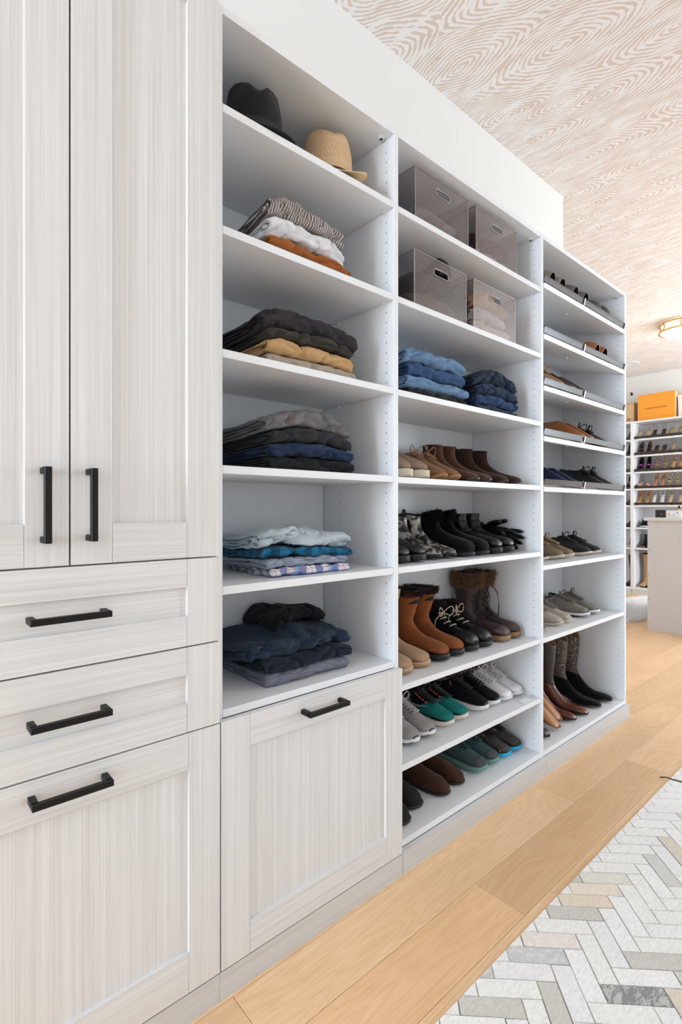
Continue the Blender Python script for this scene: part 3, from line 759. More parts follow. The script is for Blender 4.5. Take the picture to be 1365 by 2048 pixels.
hat('woven straw hat with pierced crown and curled brim', (1.040, 0.130, 2.1215), math.radians(-114), (0.090, 0.078), 0.052, 0.160, STRAW, mat_brim(), 0.040, (0, 0), 0.6, (0.010, plain('dark_hat_cord', rgb(70, 45, 28), 0.7)), 0.030)

# ------------------------------------------------------------------ acrylic boxes
def acrylic_box(label, x0, x1, y0, y1, z, h):
    t = thing('storage_box', label, 'box', ((x0 + x1) / 2, (y0 + y1) / 2, z + 0.0006), group='clear smoked storage boxes')
    X, Y, k = (x1 - x0) / 2, (y1 - y0) / 2, 0.003
    hz, hw, hr = h - 0.043, 0.030, 0.0125
    def slot(y):
        r = []
        for i in range(24):
            a = 2 * PI * i / 24; r.append((math.copysign(hw, math.cos(a)) + hr * math.cos(a) if abs(math.cos(a)) > 1e-6 else (hw if i == 6 else -hw), y, hz + hr * math.sin(a)))
        return r
    def rect(y):
        pts = []
        for q in slot(y):
            dx, dz = q[0], q[2] - hz
            s = min((X / abs(dx)) if abs(dx) > 1e-9 else 1e9, ((h - hz) / dz if dz > 0 else (hz / -dz)) if abs(dz) > 1e-9 else 1e9)
            pts.append([dx * s, y, hz + dz * s])
        for cx_, cz_ in ((X, h), (-X, h), (-X, 0), (X, 0)):
            j = min(range(24), key=lambda q: (pts[q][0] - cx_) ** 2 + (pts[q][2] - cz_) ** 2); pts[j] = [cx_, y, cz_]
        return [tuple(p) for p in pts]
    g = G()
    g.loft([rect(-Y), slot(-Y), slot(-Y + k), rect(-Y + k), rect(-Y)], caps=(False, False))
    g.box((-X, Y - k, 0), (X, Y, h)); g.box((-X, -Y + k, 0), (-X + k, Y - k, h)); g.box((X - k, -Y + k, 0), (X, Y - k, h)); g.box((-X + k, -Y + k, 0), (X - k, Y - k, k))
    g.build('box_wall', ACRYLIC, t, False)
    g = G(); e = 0.0012
    for sx in (-1, 1): g.box((sx * X - e, -Y - e, 0), (sx * X + e, -Y + e, h)); g.box((sx * X - e, -Y, h - e), (sx * X + e, Y, h + e))
    g.box((-X, -Y - e, h - e), (X, -Y + e, h + e)); g.box((-X, Y - e, h - e), (X, Y + e, h + e))
    g.build('box_rim', ACRYLIC_EDGE, t, False)
    g = G(); s_ = slot(-Y - 0.0006); s2_ = [(p[0] * 0.965, p[1] - 0.0006, hz + (p[2] - hz) * 0.9) for p in s_]; s3_ = [(p[0] * 1.025, p[1], hz + (p[2] - hz) * 1.06) for p in s_]
    g.loft([s3_, s2_, [(p[0], -Y + k + 0.0006, p[2]) for p in s2_], [(p[0], -Y + k + 0.0006, p[2]) for p in s3_], s3_], caps=(False, False))
    r = g.build('handle_slot', plain('slot_edge', rgb(150, 146, 150), 0.15, spec=0.8), t, True); r['label'] = 'bright polished handle cut-out'
    return t
acrylic_box('large smoked clear box on the upper box shelf, grey blanket inside', 1.342, 1.645, 0.030, 0.335, 2.115, 0.192)
acrylic_box('smoked clear box beside the partition on the upper box shelf', 1.697, 1.991, 0.030, 0.335, 2.115, 0.196)
acrylic_box('large smoked clear box with dark contents on the lower box shelf', 1.337, 1.632, 0.030, 0.335, 1.828, 0.196)
acrylic_box('smoked clear box packed with cream and tan knits, lower box shelf', 1.681, 1.979, 0.030, 0.335, 1.828, 0.197)
gb = 'clothes packed in the clear boxes'
P = Pile(1.362, 1.624, 0.048, 0.318, 2.1225, 31)
folded('brown folded blanket on the bottom of the upper clear box', 'blanket', P, 0.0, 0.042, F('brown_wool', rgb(120, 98, 82)), 31, gb)
folded('grey folded throw lying over brown blanket in a clear box', 'blanket', P, 0.043, 0.082, F('grey_wool', rgb(150, 146, 150)), 32, gb, dx1=-0.03)
P = Pile(1.710, 1.980, 0.046, 0.322, 2.1195, 33, lump=0.25)
folded('pale lilac-grey folded knit at the bottom of upper right box', 'sweater', P, 0.0, 0.060, F('lilac_knit', rgb(176, 164, 172)), 33, gb, wr=1.4, dx1=-0.005)
folded('dark mauve folded knit on lilac-grey one in upper right box', 'sweater', P, 0.061, 0.135, F('mauve_knit', rgb(96, 74, 76)), 34, gb, wr=1.5, dx0=0.02, dx1=-0.02)
P = Pile(1.356, 1.612, 0.050, 0.318, 1.8350, 35, lump=0.08)
folded('grey-brown folded sweater in the lower left clear box', 'sweater', P, 0.0, 0.085, F('greybrown_knit', rgb(112, 100, 90)), 35, gb, wr=1.3)
folded('black folded sweater on top in the lower left clear box', 'sweater', P, 0.086, 0.165, F('black_knit', rgb(30, 28, 30)), 36, gb, wr=1.2)
P = Pile(1.545, 1.618, 0.080, 0.220, 1.8325, 55, lump=0.2)
folded('dark brown knit bundle poking above the lower left clear box', 'scarf', P, 0.186, 0.246, F('darkbrown_knit', rgb(48, 36, 32)), 37, gb, nx=24)
P = Pile(1.694, 1.966, 0.046, 0.322, 1.8325, 38, lump=0.25)
folded('ivory folded knit on the bottom of the lower right box', 'sweater', P, 0.0, 0.062, F('ivory_knit', rgb(222, 208, 190)), 38, gb, wr=1.4)
folded('white folded knit in the middle of the lower right box', 'sweater', P, 0.063, 0.112, F('white_knit', rgb(216, 214, 210)), 39, gb, wr=1.5, dx1=-0.03)
folded('sand tan folded knit topping the lower right box', 'sweater', P, 0.113, 0.176, F('sand_knit', rgb(202, 172, 138)), 40, gb, wr=1.4, dx1=-0.01)

# ------------------------------------------------------------------ shoes
def interp(keys, n):
    """Catmull-Rom through the key rows"""
    K = np.array(keys, dtype=float); m = len(K); out = []
    for i in range(n):
        t = i / (n - 1) * (m - 1); k = min(int(t), m - 2); f = t - k
        p0, p1, p2, p3 = K[max(k - 1, 0)], K[k], K[k + 1], K[min(k + 2, m - 1)]
        out.append(0.5 * ((2 * p1) + (-p0 + p2) * f + (2 * p0 - 5 * p1 + 4 * p2 - p3) * f * f + (-p0 + 3 * p1 - 3 * p2 + p3) * f ** 3))
    return out
NR, NT_ = 30, 26
class Last:
    """the body of a shoe: rings fanned from the collar round the instep to the toe.
    key row: front point x,z; back/bottom point x,z; half width"""
    def __init__(s, keys, dip=0.0, heel=0.0, L=0.27, flat=0.55, bend=0.002, wob=0.0, seed=0):
        s.k = interp(keys, NR); s.dip, s.heel, s.L, s.flat, s.bend, s.wob, s.seed = dip, heel, L, flat, bend, wob, seed
    def hb(s, x):
        q = max(0.0, min(1.0, (x / s.L - 0.26) / 0.40)); return s.heel * (1 - q * q * (3 - 2 * q))
    def row(s, u):
        t = max(0, min(1, u)) * (NR - 1); k = min(int(t), NR - 2); f = t - k
        return s.k[k] * (1 - f) + s.k[k + 1] * f
    def pt(s, u, th, off=0.0, scale=1.0):
        ax, az, bx, bz, w_ = s.row(u)
        c = math.cos(th); sn = math.sin(th)
        q = (1 + c) / 2; p = 0.92 if c > 0 else 0.92 + (s.flat - 0.92) * (-c)
        q = 0.5 + (q - 0.5) * scale
        x = bx + (ax - bx) * q; z = bz + (az - bz) * q
        lat = w_ * scale * math.copysign(abs(sn) ** p, sn)
        if c < 0: 
            foot = max(0.0, min(1.0, (u - 0.3) / 0.3)); q2 = (-c) ** 1.5 * 0.0
        y = lat + s.bend * math.sin(PI * max(0, min(1, x / s.L))) 
        z += s.hb(x)
        z -= s.dip * sn * sn * max(0.0, 1 - u / 0.22)
        if s.wob:
            z += s.wob * 0.5 * ns(x * 40, y * 40, z * 40 + s.seed); y += s.wob * ns(x * 35 + 9, z * 45, s.seed + y * 20); x += s.wob * 0.6 * ns(z * 50 + 3, y * 30, s.seed)
        P = Vector((x, y, z))
        if off:
            e = 0.012; u1_, u2_ = max(0, u - e), min(1, u + e)
            n_ = (s.pt(u2_, th, 0, scale) - s.pt(u1_, th, 0, scale)).cross(s.pt(u, th + 0.06, 0, scale) - s.pt(u, th - 0.06, 0, scale))
            if n_.length > 1e-12:
                n_.normalize(); cen = Vector(((ax + bx) / 2, 0, (az + bz) / 2 + s.hb(x)))
                if n_.dot(P - cen) < 0: n_ = -n_
                P += n_ * off
        return P
    def upper(s, mats, parent, name='upper'):
        g = G(); R = [[s.pt(i / (NR - 1), 2 * PI * j / NT_) for j in range(NT_)] for i in range(NR)]
        g.loft(R, caps=(False, True)); return g.build(name, mats, parent)
    def lining(s, mat, parent, depth=0.032, name='lining'):
        g = G(); r0 = [s.pt(0, 2 * PI * j / NT_) for j in range(NT_)]; c = sum(r0, Vector()) / NT_
        rings = [r0, [c + (p - c) * 0.90 + Vector((0, 0, 0.0012)) for p in r0], [c + (p - c) * 0.84 - Vector((0, 0, depth * 0.4)) for p in r0], [c + (p - c) * 0.74 - Vector((-0.012, 0, depth)) for p in r0]]
        g.loft(rings, caps=(False, True)); return g.build(name, mat, parent)
    def patch(s, name, mat, parent, u0, u1, t0, t1, off=0.0016, nu=14, nt=14, shape=None):
        g = G(); rows = []
        for i in range(nu + 1):
            fu = i / nu; r = []
            for j in range(nt + 1):
                ft = j / nt; uu = u0 + (u1 - u0) * fu; tt = t0 + (t1 - t0) * ft
                if shape: uu, tt = shape(fu, ft, uu, tt)
                e = off * (1 if 0 < i < nu and 0 < j < nt else -0.4)
                r.append(s.pt(uu, tt, e))
            rows.append(r)
        g.grid(rows); return g.build(name, mat, parent)
    def ribbon(s, name, mat, parent, pts, off=0.0022, n=16):
        """a tapering mark drawn on the side: (u, theta, half width)"""
        g = G(); k = interp(pts, n); rows = []
        for u, t, hw in k: rows.append([s.pt(u, t - hw, off), s.pt(u, t, off * 1.25), s.pt(u, t + hw, off)])
        g.grid(rows); return g.build(name, mat, parent)
    def laces(s, mat, parent, u0, u1, n, sp=0.5, r=0.0017, bow=True, off=0.004, loops=1.0, criss=True):
        g = G(); us = [u0 + (u1 - u0) * i / (n - 1) for i in range(n)]
        for i, u in enumerate(us):
            w_ = sp * (1 - 0.12 * i / n)
            g.tube([s.pt(u, -w_ + 2 * w_ * k / 6, off + 0.0015 * math.sin(PI * k / 6)) for k in range(7)], r, 5)
            if criss and i < n - 1:
                v = us[i + 1]
                g.tube([s.pt(u + (v - u) * k / 6, -w_ + 2 * w_ * k / 6, off + 0.003 * math.sin(PI * k / 6)) for k in range(7)], r, 5)
                g.tube([s.pt(u + (v - u) * k / 6, w_ - 2 * w_ * k / 6, off + 0.0036 * math.sin(PI * k / 6)) for k in range(7)], r, 5)
        if bow:
            P = s.pt(us[0], 0, off + 0.004)
            for sy in (-1, 1):
                lp = []
                for k in range(13):
                    a = k / 12 * PI
                    lp.append(P + Vector((0.020 * math.sin(a) * loops * (0.6 + 0.3 * sy), sy * 0.034 * math.sin(a) * loops, (0.014 * math.sin(2 * a) + 0.006 * math.sin(a)) * loops)))
                g.tube(lp, r * 1.05, 5)
                q = s.pt(us[0] + 0.10, sy * 0.95, off + 0.003); q2 = s.pt(us[0] + 0.20, sy * 1.15, off + 0.004)
                g.tube([P, (P + q) / 2 + Vector((0, 0, 0.004)), q, q2], r, 5)
        return g.build('laces', mat, parent)
    def fur(s, mat, parent, u0, u1, n, ln, seed=0, name='fur_trim', spread=0.7):
        R = random.Random(seed); g = G()
        for i in range(n):
            u = u0 + (u1 - u0) * R.random(); t = R.uniform(-PI, PI)
            a = s.pt(u, t, 0.0); b = s.pt(u, t, 0.01); d = (b - a)
            if d.length < 1e-6: continue
            d = d.normalized() + Vector((R.uniform(-1, 1), R.uniform(-1, 1), R.uniform(-0.7, 1.0))) * spread
            d.normalize(); l_ = ln * R.uniform(0.5, 1.15)
            sd = d.cross(Vector((R.uniform(-1, 1), R.uniform(-1, 1), R.uniform(-1, 1)))).normalized() * 0.0011
            m_ = a + d * l_ * 0.55 + Vector((0, 0, 0.001))
            b0 = len(g.v); g.v += [tuple(a - sd), tuple(a + sd), tuple(m_ + sd * 0.8), tuple(m_ - sd * 0.8), tuple(a + d * l_ + Vector((R.uniform(-1, 1), R.uniform(-1, 1), -0.6)) * l_ * 0.18)]
            g.uv += [(0, 0)] * 5; g.f += [(b0, b0 + 1, b0 + 2, b0 + 3), (b0 + 3, b0 + 2, b0 + 4)]; g.m += [0, 0]
        o = g.build(name, mat, parent, smooth=False); o['kind'] = 'stuff'; return o
def sole(parent, mat, L, wk, z0k, z1k, bend=0.002, name='sole', lug=0, flare=0.0015, inset=0.0):
    """outsole: plan half widths wk, underside z0k, top z1k, all as (x/L, value) rows"""
    xs = [-0.012, -0.006, 0.01, 0.04, 0.09, 0.16, 0.25, 0.34, 0.43, 0.52, 0.60, 0.68, 0.75, 0.82, 0.88, 0.93, 0.965, 0.99, 1.008, 1.015]
    if lug: xs = sorted(set(xs[:3] + [i / 60 for i in range(1, 60)] + xs[-4:]))
    def it(k, x): return float(np.interp(x, [q[0] for q in k], [q[1] for q in k]))
    g = G(); rings = []
    for i, x in enumerate(xs):
        e = 1.0
        if x < 0.05: e = math.sqrt(max(0.0, 1 - ((0.05 - x) / 0.062) ** 2))
        w_ = max(0.0012, it(wk, x) * max(0.05, e)); a, b = it(z0k, x), it(z1k, x)
        if lug and i % 4 < 2 and 0.03 < x < 0.99: a += lug
        yc = bend * math.sin(PI * max(0, min(1, x)))
        f = flare
        rings.append([(x * L, yc - w_ + f, b), (x * L, yc - w_ - f * 0.4, b - (b - a) * 0.3), (x * L, yc - w_, a + 0.002), (x * L, yc - w_ * 0.92, a), (x * L, yc, a), (x * L, yc + w_ * 0.92, a), (x * L, yc + w_, a + 0.002), (x * L, yc + w_ + f * 0.4, b - (b - a) * 0.3), (x * L, yc + w_ - f, b), (x * L, yc, b)])
    g.loft(rings); return g.build(name, mat, parent)
WS = dict(
    round=[(-0.012, 0.030), (0.05, 0.034), (0.2, 0.035), (0.42, 0.034), (0.6, 0.042), (0.74, 0.046), (0.86, 0.044), (0.94, 0.038), (0.985, 0.028), (1.015, 0.009)],
    slim=[(-0.012, 0.026), (0.05, 0.030), (0.2, 0.031), (0.42, 0.029), (0.6, 0.037), (0.74, 0.0405), (0.86, 0.038), (0.94, 0.032), (0.985, 0.023), (1.015, 0.008)],
    wide=[(-0.012, 0.033), (0.05, 0.037), (0.2, 0.038), (0.42, 0.038), (0.6, 0.046), (0.74, 0.050), (0.86, 0.049), (0.94, 0.043), (0.985, 0.032), (1.015, 0.010)],
    cow=[(-0.012, 0.028), (0.05, 0.031), (0.2, 0.030), (0.42, 0.029), (0.6, 0.038), (0.74, 0.041), (0.86, 0.037), (0.94, 0.029), (0.985, 0.021), (1.015, 0.011)],
    point=[(-0.012, 0.026), (0.05, 0.030), (0.2, 0.030), (0.42, 0.028), (0.6, 0.036), (0.74, 0.038), (0.86, 0.031), (0.94, 0.023), (0.985, 0.016), (1.015, 0.006)])
def kscale(keys, L, wm=1.0, zm=1.0):
    f = L / 0.27
    return [(a * f, b * zm, c * f, d, e * wm) for a, b, c, d, e in keys]
LOW = [(.112, .102, .004, .084, .031), (.126, .093, .000, .058, .034), (.143, .085, .004, .022, .037), (.161, .077, .050, .014, .038), (.182, .069, .110, .014, .041), (.205, .060, .165, .014, .0445), (.230, .050, .210, .014, .0445), (.250, .044, .243, .016, .040), (.262, .036, .259, .018, .029), (.2675, .026, .2665, .020, .012)]
LOAF = [(.122, .070, .004, .070, .031), (.134, .067, .000, .050, .034), (.148, .063, .004, .020, .036), (.164, .059, .050, .012, .037), (.184, .054, .110, .012, .040), (.206, .048, .165, .012, .042), (.230, .041, .210, .012, .041), (.250, .036, .243, .014, .036), (.262, .030, .259, .015, .026), (.2675, .021, .2665, .016, .011)]
ANK = [(.096, .150, .004, .152, .036), (.094, .128, .006, .124, .0345), (.098, .106, .007, .088, .034), (.112, .088, .000, .046, .036), (.134, .076, .002, .018, .037), (.160, .066, .066, .013, .038), (.188, .057, .130, .013, .042), (.220, .049, .192, .013, .0435), (.246, .042, .236, .015, .038), (.261, .034, .257, .017, .027), (.2675, .024, .2665, .019, .011)]
RND = ANK[:5] + [(.160, .069, .066, .013, .038), (.188, .063, .130, .013, .042), (.220, .057, .192, .013, .0445), (.246, .051, .236, .015, .042), (.261, .042, .257, .017, .033), (.2685, .029, .2675, .019, .016)]
def TALL(h, sw=0.050, tw=0.058):
    return [(.134, h, -.002, h, tw), (.126, h * .86, .001, h * .86, tw * .97), (.113, h * .7, .006, h * .68, sw), (.100, h * .55, .010, h * .5, sw * .88), (.100, .108, .008, .088, .038), (.118, .089, .000, .046, .038), (.138, .077, .002, .018, .038), (.162, .067, .066, .013, .039), (.190, .062, .130, .013, .0435), (.221, .056, .192, .013, .0460), (.247, .051, .236, .015, .0435), (.261, .042, .257, .017, .034), (.2685, .029, .2675, .019, .016)]
POINT = [(.112, .30, -.004, .30, .062), (.110, .26, .000, .26, .061), (.106, .20, .004, .20, .056), (.100, .15, .008, .14, .046), (.102, .108, .006, .088, .037), (.118, .085, .000, .046, .035), (.142, .068, .002, .018, .035), (.168, .054, .066, .012, .036), (.197, .043, .130, .012, .038), (.230, .041, .192, .012, .037), (.256, .036, .246, .014, .031), (.270, .030, .267, .016, .024), (.2775, .021, .2765, .016, .014)]
def lea(name, c, rough=0.38, **k): return plain(name + '_leather', c, rough, bump=k.get('bump', 0.15), bscale=k.get('bscale', 180), var=0.10, spec=k.get('spec', 0.5), vscale=25)
def sue(name, c): return plain(name + '_suede', c, 0.95, bump=0.35, bscale=420, var=0.16, spec=0.15, vscale=22, sheen=0.08)
def knit(name, c): return plain(name + '_mesh_knit', c, 0.9, bump=0.6, bscale=320, var=0.2, spec=0.2, vscale=160)
def rub(name, c, r=0.6): return plain(name + '_rubber', c, r, bump=0.1, bscale=150, var=0.05)
BLACKR = rub('black', rgb(17, 17, 18)); WHITER = rub('white', rgb(228, 226, 224)); CREAMR = rub('cream', rgb(214, 200, 178)); DARKIN = plain('dark_lining', rgb(38, 32, 29), 0.9)
def flat0(t=0.003): return [(-0.012, t), (0.0, 0.0), (0.62, 0.0), (0.8, 0.003), (0.92, 0.009), (1.015, 0.018)]
def thick(h, t=0.014): return [(-0.012, h * 1.15 + 0.004), (0.05, h * 1.1), (0.3, h), (0.6, h * 0.82), (0.8, h * 0.78 + 0.001), (0.92, h * 0.72 + 0.006), (1.0, h * 0.62 + 0.013), (1.015, h * 0.5 + 0.013)]

def thickb(h): return [(-0.012, h + 0.002), (0.05, h), (0.6, h * 0.95), (0.85, h * 0.92 + 0.001), (1.0, h * 0.9 + 0.005), (1.015, h * 0.7 + 0.006)]
def flatb(): return [(-0.012, 0.002), (0.0, 0.0), (0.72, 0.0), (0.9, 0.003), (1.015, 0.009)]
def pair(make, name, base, cat, group, spots, mirror=True, pitch=0.0, sy=0.90):
    """build one shoe, then copy it with every part for the other foot; spots: toe x, toe y, shelf z, heading"""
    first = None
    for i, (x, y, z, hd) in enumerate(spots):
        side = ('left' if i == 0 else 'right') + ' one of the pair'
        if first is None:
            t = thing(name, base + ', ' + side, cat, group=group); L = make(t); first = t; t['L'] = L; o = t; t.scale.y = sy
        else:
            o = copy_tree(first); o['label'] = base + ', ' + side; L = first['L']
            if mirror: o.scale.y = -sy
        a = -PI / 2 + math.radians(hd); 
        o.rotation_euler = (0, pitch, a)
        cp = math.cos(pitch)
        o.location = (x - math.cos(a) * L * cp, y - math.sin(a) * L * cp, z + 0.0006 + math.sin(pitch) * L)
    for o in [first]: 
        if 'L' in o: del o['L']
    for o in COL.objects:
        if o.parent is None and 'L' in o: del o['L']

def sneaker(up, so, lace, L=0.27, h=0.024, tread=None, plan='round', toe=None, mid=None, tongue=None, dip=0.016, lin=None, keys=LOW, lu=(0.07, 0.50, 7), bow=True, extra=None, zm=1.0, wm=1.0, lr=0.0024, wob=0.0, lug=0.0015, loops=1.0):
    def mk(t):
        ks = [(a, b + h - 0.021, c, d + h - 0.021, e) for a, b, c, d, e in kscale(keys, L, wm, zm)]
        s = Last(ks, dip=dip, L=L, wob=wob, seed=L * 100)
        s.upper(up, t); s.lining(lin or DARKIN, t)
        z1 = thick(h)
        if tread:
            zm_ = [(a, b * 0.42) for a, b in z1]; zm_ = [(a, max(b, 0.004) + (0.006 if a > 0.98 else 0)) for a, b in zm_]
            sole(t, so, L, WS[plan], zm_, z1, name='midsole')
            sole(t, tread, L * 0.998, WS[plan], flat0(), [(a, b + 0.0012) for a, b in zm_], name='outsole', lug=lug)
        else: sole(t, so, L, WS[plan], flat0(), z1, name='sole')
        if toe: s.patch('toe_cap', toe, t, 0.80, 0.99, -1.7, 1.7, 0.0016)
        if tongue: s.patch('tongue', tongue, t, 0.0, 0.42, -0.42, 0.42, 0.0016)
        if lace: s.laces(lace, t, lu[0], lu[1], lu[2], r=lr, bow=bow, loops=loops, off=0.0062)
        if extra: extra(s, t)
        return L
    return mk
def ankle(up, so, L=0.27, h=0.018, heel=0.0, plan='slim', keys=ANK, zm=1.0, wm=1.0, gore=None, extra=None, lug=0.0, wob=0.0, heelmat=None, lin=None, depth=0.05, welt=None, flat=0.55):
    def mk(t):
        ks = [(a, b + h - 0.016, c, d + h - 0.016, e) for a, b, c, d, e in kscale(keys, L, wm, zm)]
        s = Last(ks, heel=heel, L=L, wob=wob, seed=L * 77 + h * 900, flat=flat)
        s.upper(up, t); s.lining(lin or DARKIN, t, depth)
        H = s.hb
        if heel:
            sole(t, so, L, WS[plan], [(x, (H(x * L) + (0.0 if x > 0.3 else 0.0)) + (0.010 * max(0, (x - 0.7) / 0.3))) for x in (-0.012, 0.1, 0.2, 0.3, 0.4, 0.5, 0.6, 0.7, 0.85, 1.015)], [(x, H(x * L) + h * (0.8 if x > 0.9 else 0.9) + (0.010 * max(0, (x - 0.7) / 0.3))) for x in (-0.012, 0.1, 0.2, 0.3, 0.4, 0.5, 0.6, 0.7, 0.85, 1.015)])
            g = G(); rings = []
            for zz, k in ((0.0, 0.86), (heel * 0.5, 0.9), (heel + h * 0.5, 1.0)):
                r = []
                for i in range(18):
                    a = 2 * PI * i / 18; c, sn = math.cos(a), math.sin(a)
                    r.append((0.032 + 0.036 * k * (c if c < 0 else min(c, 0.75)), 0.002 + 0.029 * k * sn, zz))
                rings.append(r)
            g.loft(rings); g.build('heel', heelmat or so, t)
        else: sole(t, so, L, WS[plan], flatb(), thickb(h), lug=lug)
        if welt: sole(t, welt, L * 1.004, WS[plan], [(a, b - 0.005) for a, b in thickb(h)], [(a, b + 0.002) for a, b in thickb(h)], name='welt', flare=-0.001)
        if gore:
            for sy in (-1, 1): s.patch('elastic_gore', gore, t, 0.0, 0.27, sy * 1.1, sy * 2.0, 0.0012, shape=lambda fu, ft, uu, tt: (uu, tt + (ft - 0.5) * -0.5 * fu * (1 if tt > 0 else -1)))
        if extra: extra(s, t)
        return L
    return mk
def pull_tab(mat, x=0.0, z=0.15, y=0.0):
    def f(s, t):
        g = G(); p = s.pt(0, PI); rows = []
        for k in range(9):
            a = PI * k / 8; rows.append([(p.x + 0.004 - 0.006 * math.cos(a), p.y + q, p.z - 0.004 + 0.02 * math.sin(a)) for q in (-0.006, 0.006)])
        g.grid(rows); g.build('pull_tab', mat, t)
    return f
def seq(*fs):
    def f(s, t):
        for q in fs: q(s, t)
    return f
# ---- second unit, shelf of ankle boots
gD = 'shoes on the brown ankle boot shelf'
TAUPE = knit('taupe', rgb(150, 128, 112))
SHOCK = [(.092, .135, .004, .140, .034), (.094, .118, .006, .112, .034), (.104, .102, .004, .078, .035), (.122, .090, .000, .040, .037), (.146, .079, .006, .016, .038), (.170, .069, .066, .014, .041), (.196, .060, .130, .014, .0445), (.224, .050, .192, .014, .045), (.246, .041, .236, .016, .038), (.261, .031, .257, .018, .023), (.2665, .023, .2655, .020, .006)]
pair(ankle(TAUPE, CREAMR, 0.26, 0.032, plan='round', keys=SHOCK, zm=1.12), 'knit_boot', 'taupe knit slip-on boot with chunky cream sole', 'boot', gD, [(1.325, 0.04, 1.254, 2), (1.413, 0.04, 1.254, 2)])
TANS = sue('tan', rgb(134, 99, 69)); TANSOLE = rub('tan', rgb(160, 116, 76)); TANL = plain('tan_cord', rgb(150, 112, 80), 0.8)
CHUK = [(.108, .112, .004, .112, .0335), (.120, .103, .002, .078, .035), (.136, .094, .003, .034, .037), (.156, .083, .040, .014, .038), (.180, .071, .105, .013, .040), (.205, .060, .165, .013, .043), (.230, .050, .210, .014, .042), (.250, .040, .243, .016, .033), (.262, .030, .259, .018, .019), (.2665, .022, .2655, .020, .006)]
pair(sneaker(TANS, TANSOLE, TANL, 0.255, 0.022, keys=CHUK, plan='slim', dip=0.006, lu=(0.05, 0.30, 3), lin=sue('dark_tan', rgb(104, 74, 48)), lr=0.0019, tongue=TANS, loops=1.2), 'chukka_boot', 'tan suede lace-up chukka boot with matching tan sole', 'boot', gD, [(1.520, 0.04, 1.254, 0), (1.600, 0.04, 1.254, 0)])
BRS = sue('brown', rgb(84, 58, 42)); BRD = sue('dark_brown', rgb(62, 40, 32)); DKSOLE = lea('dark_brown_sole', rgb(52, 38, 32), 0.3); BRG = plain('brown_elastic', rgb(50, 34, 28), 0.9, bump=0.5, bscale=300)
pair(ankle(BRS, DKSOLE, 0.265, 0.011, heel=0.014, plan='slim', gore=BRG), 'chelsea_boot', 'mid brown suede ankle boot beside tan chukkas', 'boot', gD, [(1.708, 0.03, 1.254, 0), (1.793, 0.03, 1.254, 0)])
pair(ankle(BRD, DKSOLE, 0.265, 0.010, heel=0.014, plan='point', gore=BRG, zm=1.0, extra=pull_tab(BRG)), 'chelsea_boot', 'chocolate suede pointed ankle boot nearest the partition', 'boot', gD, [(1.915, 0.03, 1.254, 0), (2.020, 0.03, 1.254, -3)])
# ---- black boots
gE = 'boots on the black boot shelf'
BLK = lea('black', rgb(13, 13, 14), 0.42); BLKS = sue('black', rgb(10, 10, 11)); BLKF = plain('black_fur', rgb(9, 9, 10), 0.9)
ELB = plain('black_elastic', rgb(16, 16, 17), 0.9, bump=0.5, bscale=300)
pair(ankle(BLK, BLACKR, 0.265, 0.028, plan='round', keys=RND, gore=ELB, lug=0.004, extra=pull_tab(ELB), zm=0.9), 'rubber_boot', 'plain black ankle boot with chunky sole beside the partition', 'boot', gE, [(1.320, 0.05, 0.966, 2), (1.406, 0.05, 0.966, 2)])
def mat_snake():
    t = NT('snakeskin_print'); t.set(Roughness=0.45)
    v = t.coords()
    big = t.noise(v, 40, 2, 0.5, 0.8)
    vo = t.n('ShaderNodeTexVoronoi', feature='DISTANCE_TO_EDGE'); vo.inputs['Scale'].default_value = 300; t.l(v, vo.inputs['Vector'])
    vb = t.n('ShaderNodeTexVoronoi', feature='DISTANCE_TO_EDGE'); vb.inputs['Scale'].default_value = 30; t.l(v, vb.inputs['Vector'])
    edge = t.math('LESS_THAN', vb.outputs['Distance'], 0.05)
    base = t.ramp(big, [(0.475, rgb(20, 19, 20)), (0.50, rgb(140, 132, 124)), (0.60, rgb(200, 191, 181))])
    t.col(t.mix(t.math('MULTIPLY', t.math('LESS_THAN', vo.outputs['Distance'], 0.12), 0.5), base, rgb(40, 38, 38)))
    t.bump(vo.outputs['Distance'], 0.4, 0.001); return t.mat
SNAKE = mat_snake()
pair(ankle(SNAKE, BLACKR, 0.255, 0.015, plan='slim', zm=0.94, heel=0.018, extra=pull_tab(ELB), gore=None), 'snakeskin_boot', 'black and grey snakeskin print ankle boot', 'boot', gE, [(1.515, 0.06, 0.966, 1), (1.601, 0.06, 0.966, 1)])
def furtop(mat, n, ln, u=0.16, seed=1): return lambda s, t: s.fur(mat, t, 0.0, u, n, ln, seed)
pair(ankle(BLKS, BLACKR, 0.265, 0.018, plan='round', keys=RND, zm=1.20, wm=1.06, extra=furtop(BLKF, 2600, 0.022, 0.17, 3)), 'fur_boot', 'black suede boot with shaggy fur cuff', 'boot', gE, [(1.702, 0.05, 0.966, 0), (1.802, 0.05, 0.966, 0)])
BLKP = lea('polished_black', rgb(11, 11, 12), 0.3, bscale=70, bump=0.3)
def straps(s, t):
    for u in (0.12, 0.30): 
        s.patch('strap', BLK, t, u, u + 0.045, -PI, PI, 0.003, nu=4, nt=30)
        g = G(); c = s.pt(u + 0.022, 1.75, 0.005); g.tube([c + Vector((0.009 * math.cos(a * PI / 6), 0, 0.008 * math.sin(a * PI / 6))) for a in range(12)], 0.0016, 5, closed=True)
        g.build('buckle', CHROME, t)['label'] = 'small silver buckle'
pair(ankle(BLKP, BLACKR, 0.262, 0.028, plan='round', keys=RND, zm=1.02, lug=0.006, wob=0.004, extra=straps), 'buckle_boot', 'polished black strapped ankle boot with lug sole', 'boot', gE, [(1.900, 0.05, 0.966, 0), (1.990, 0.05, 0.966, -2)])
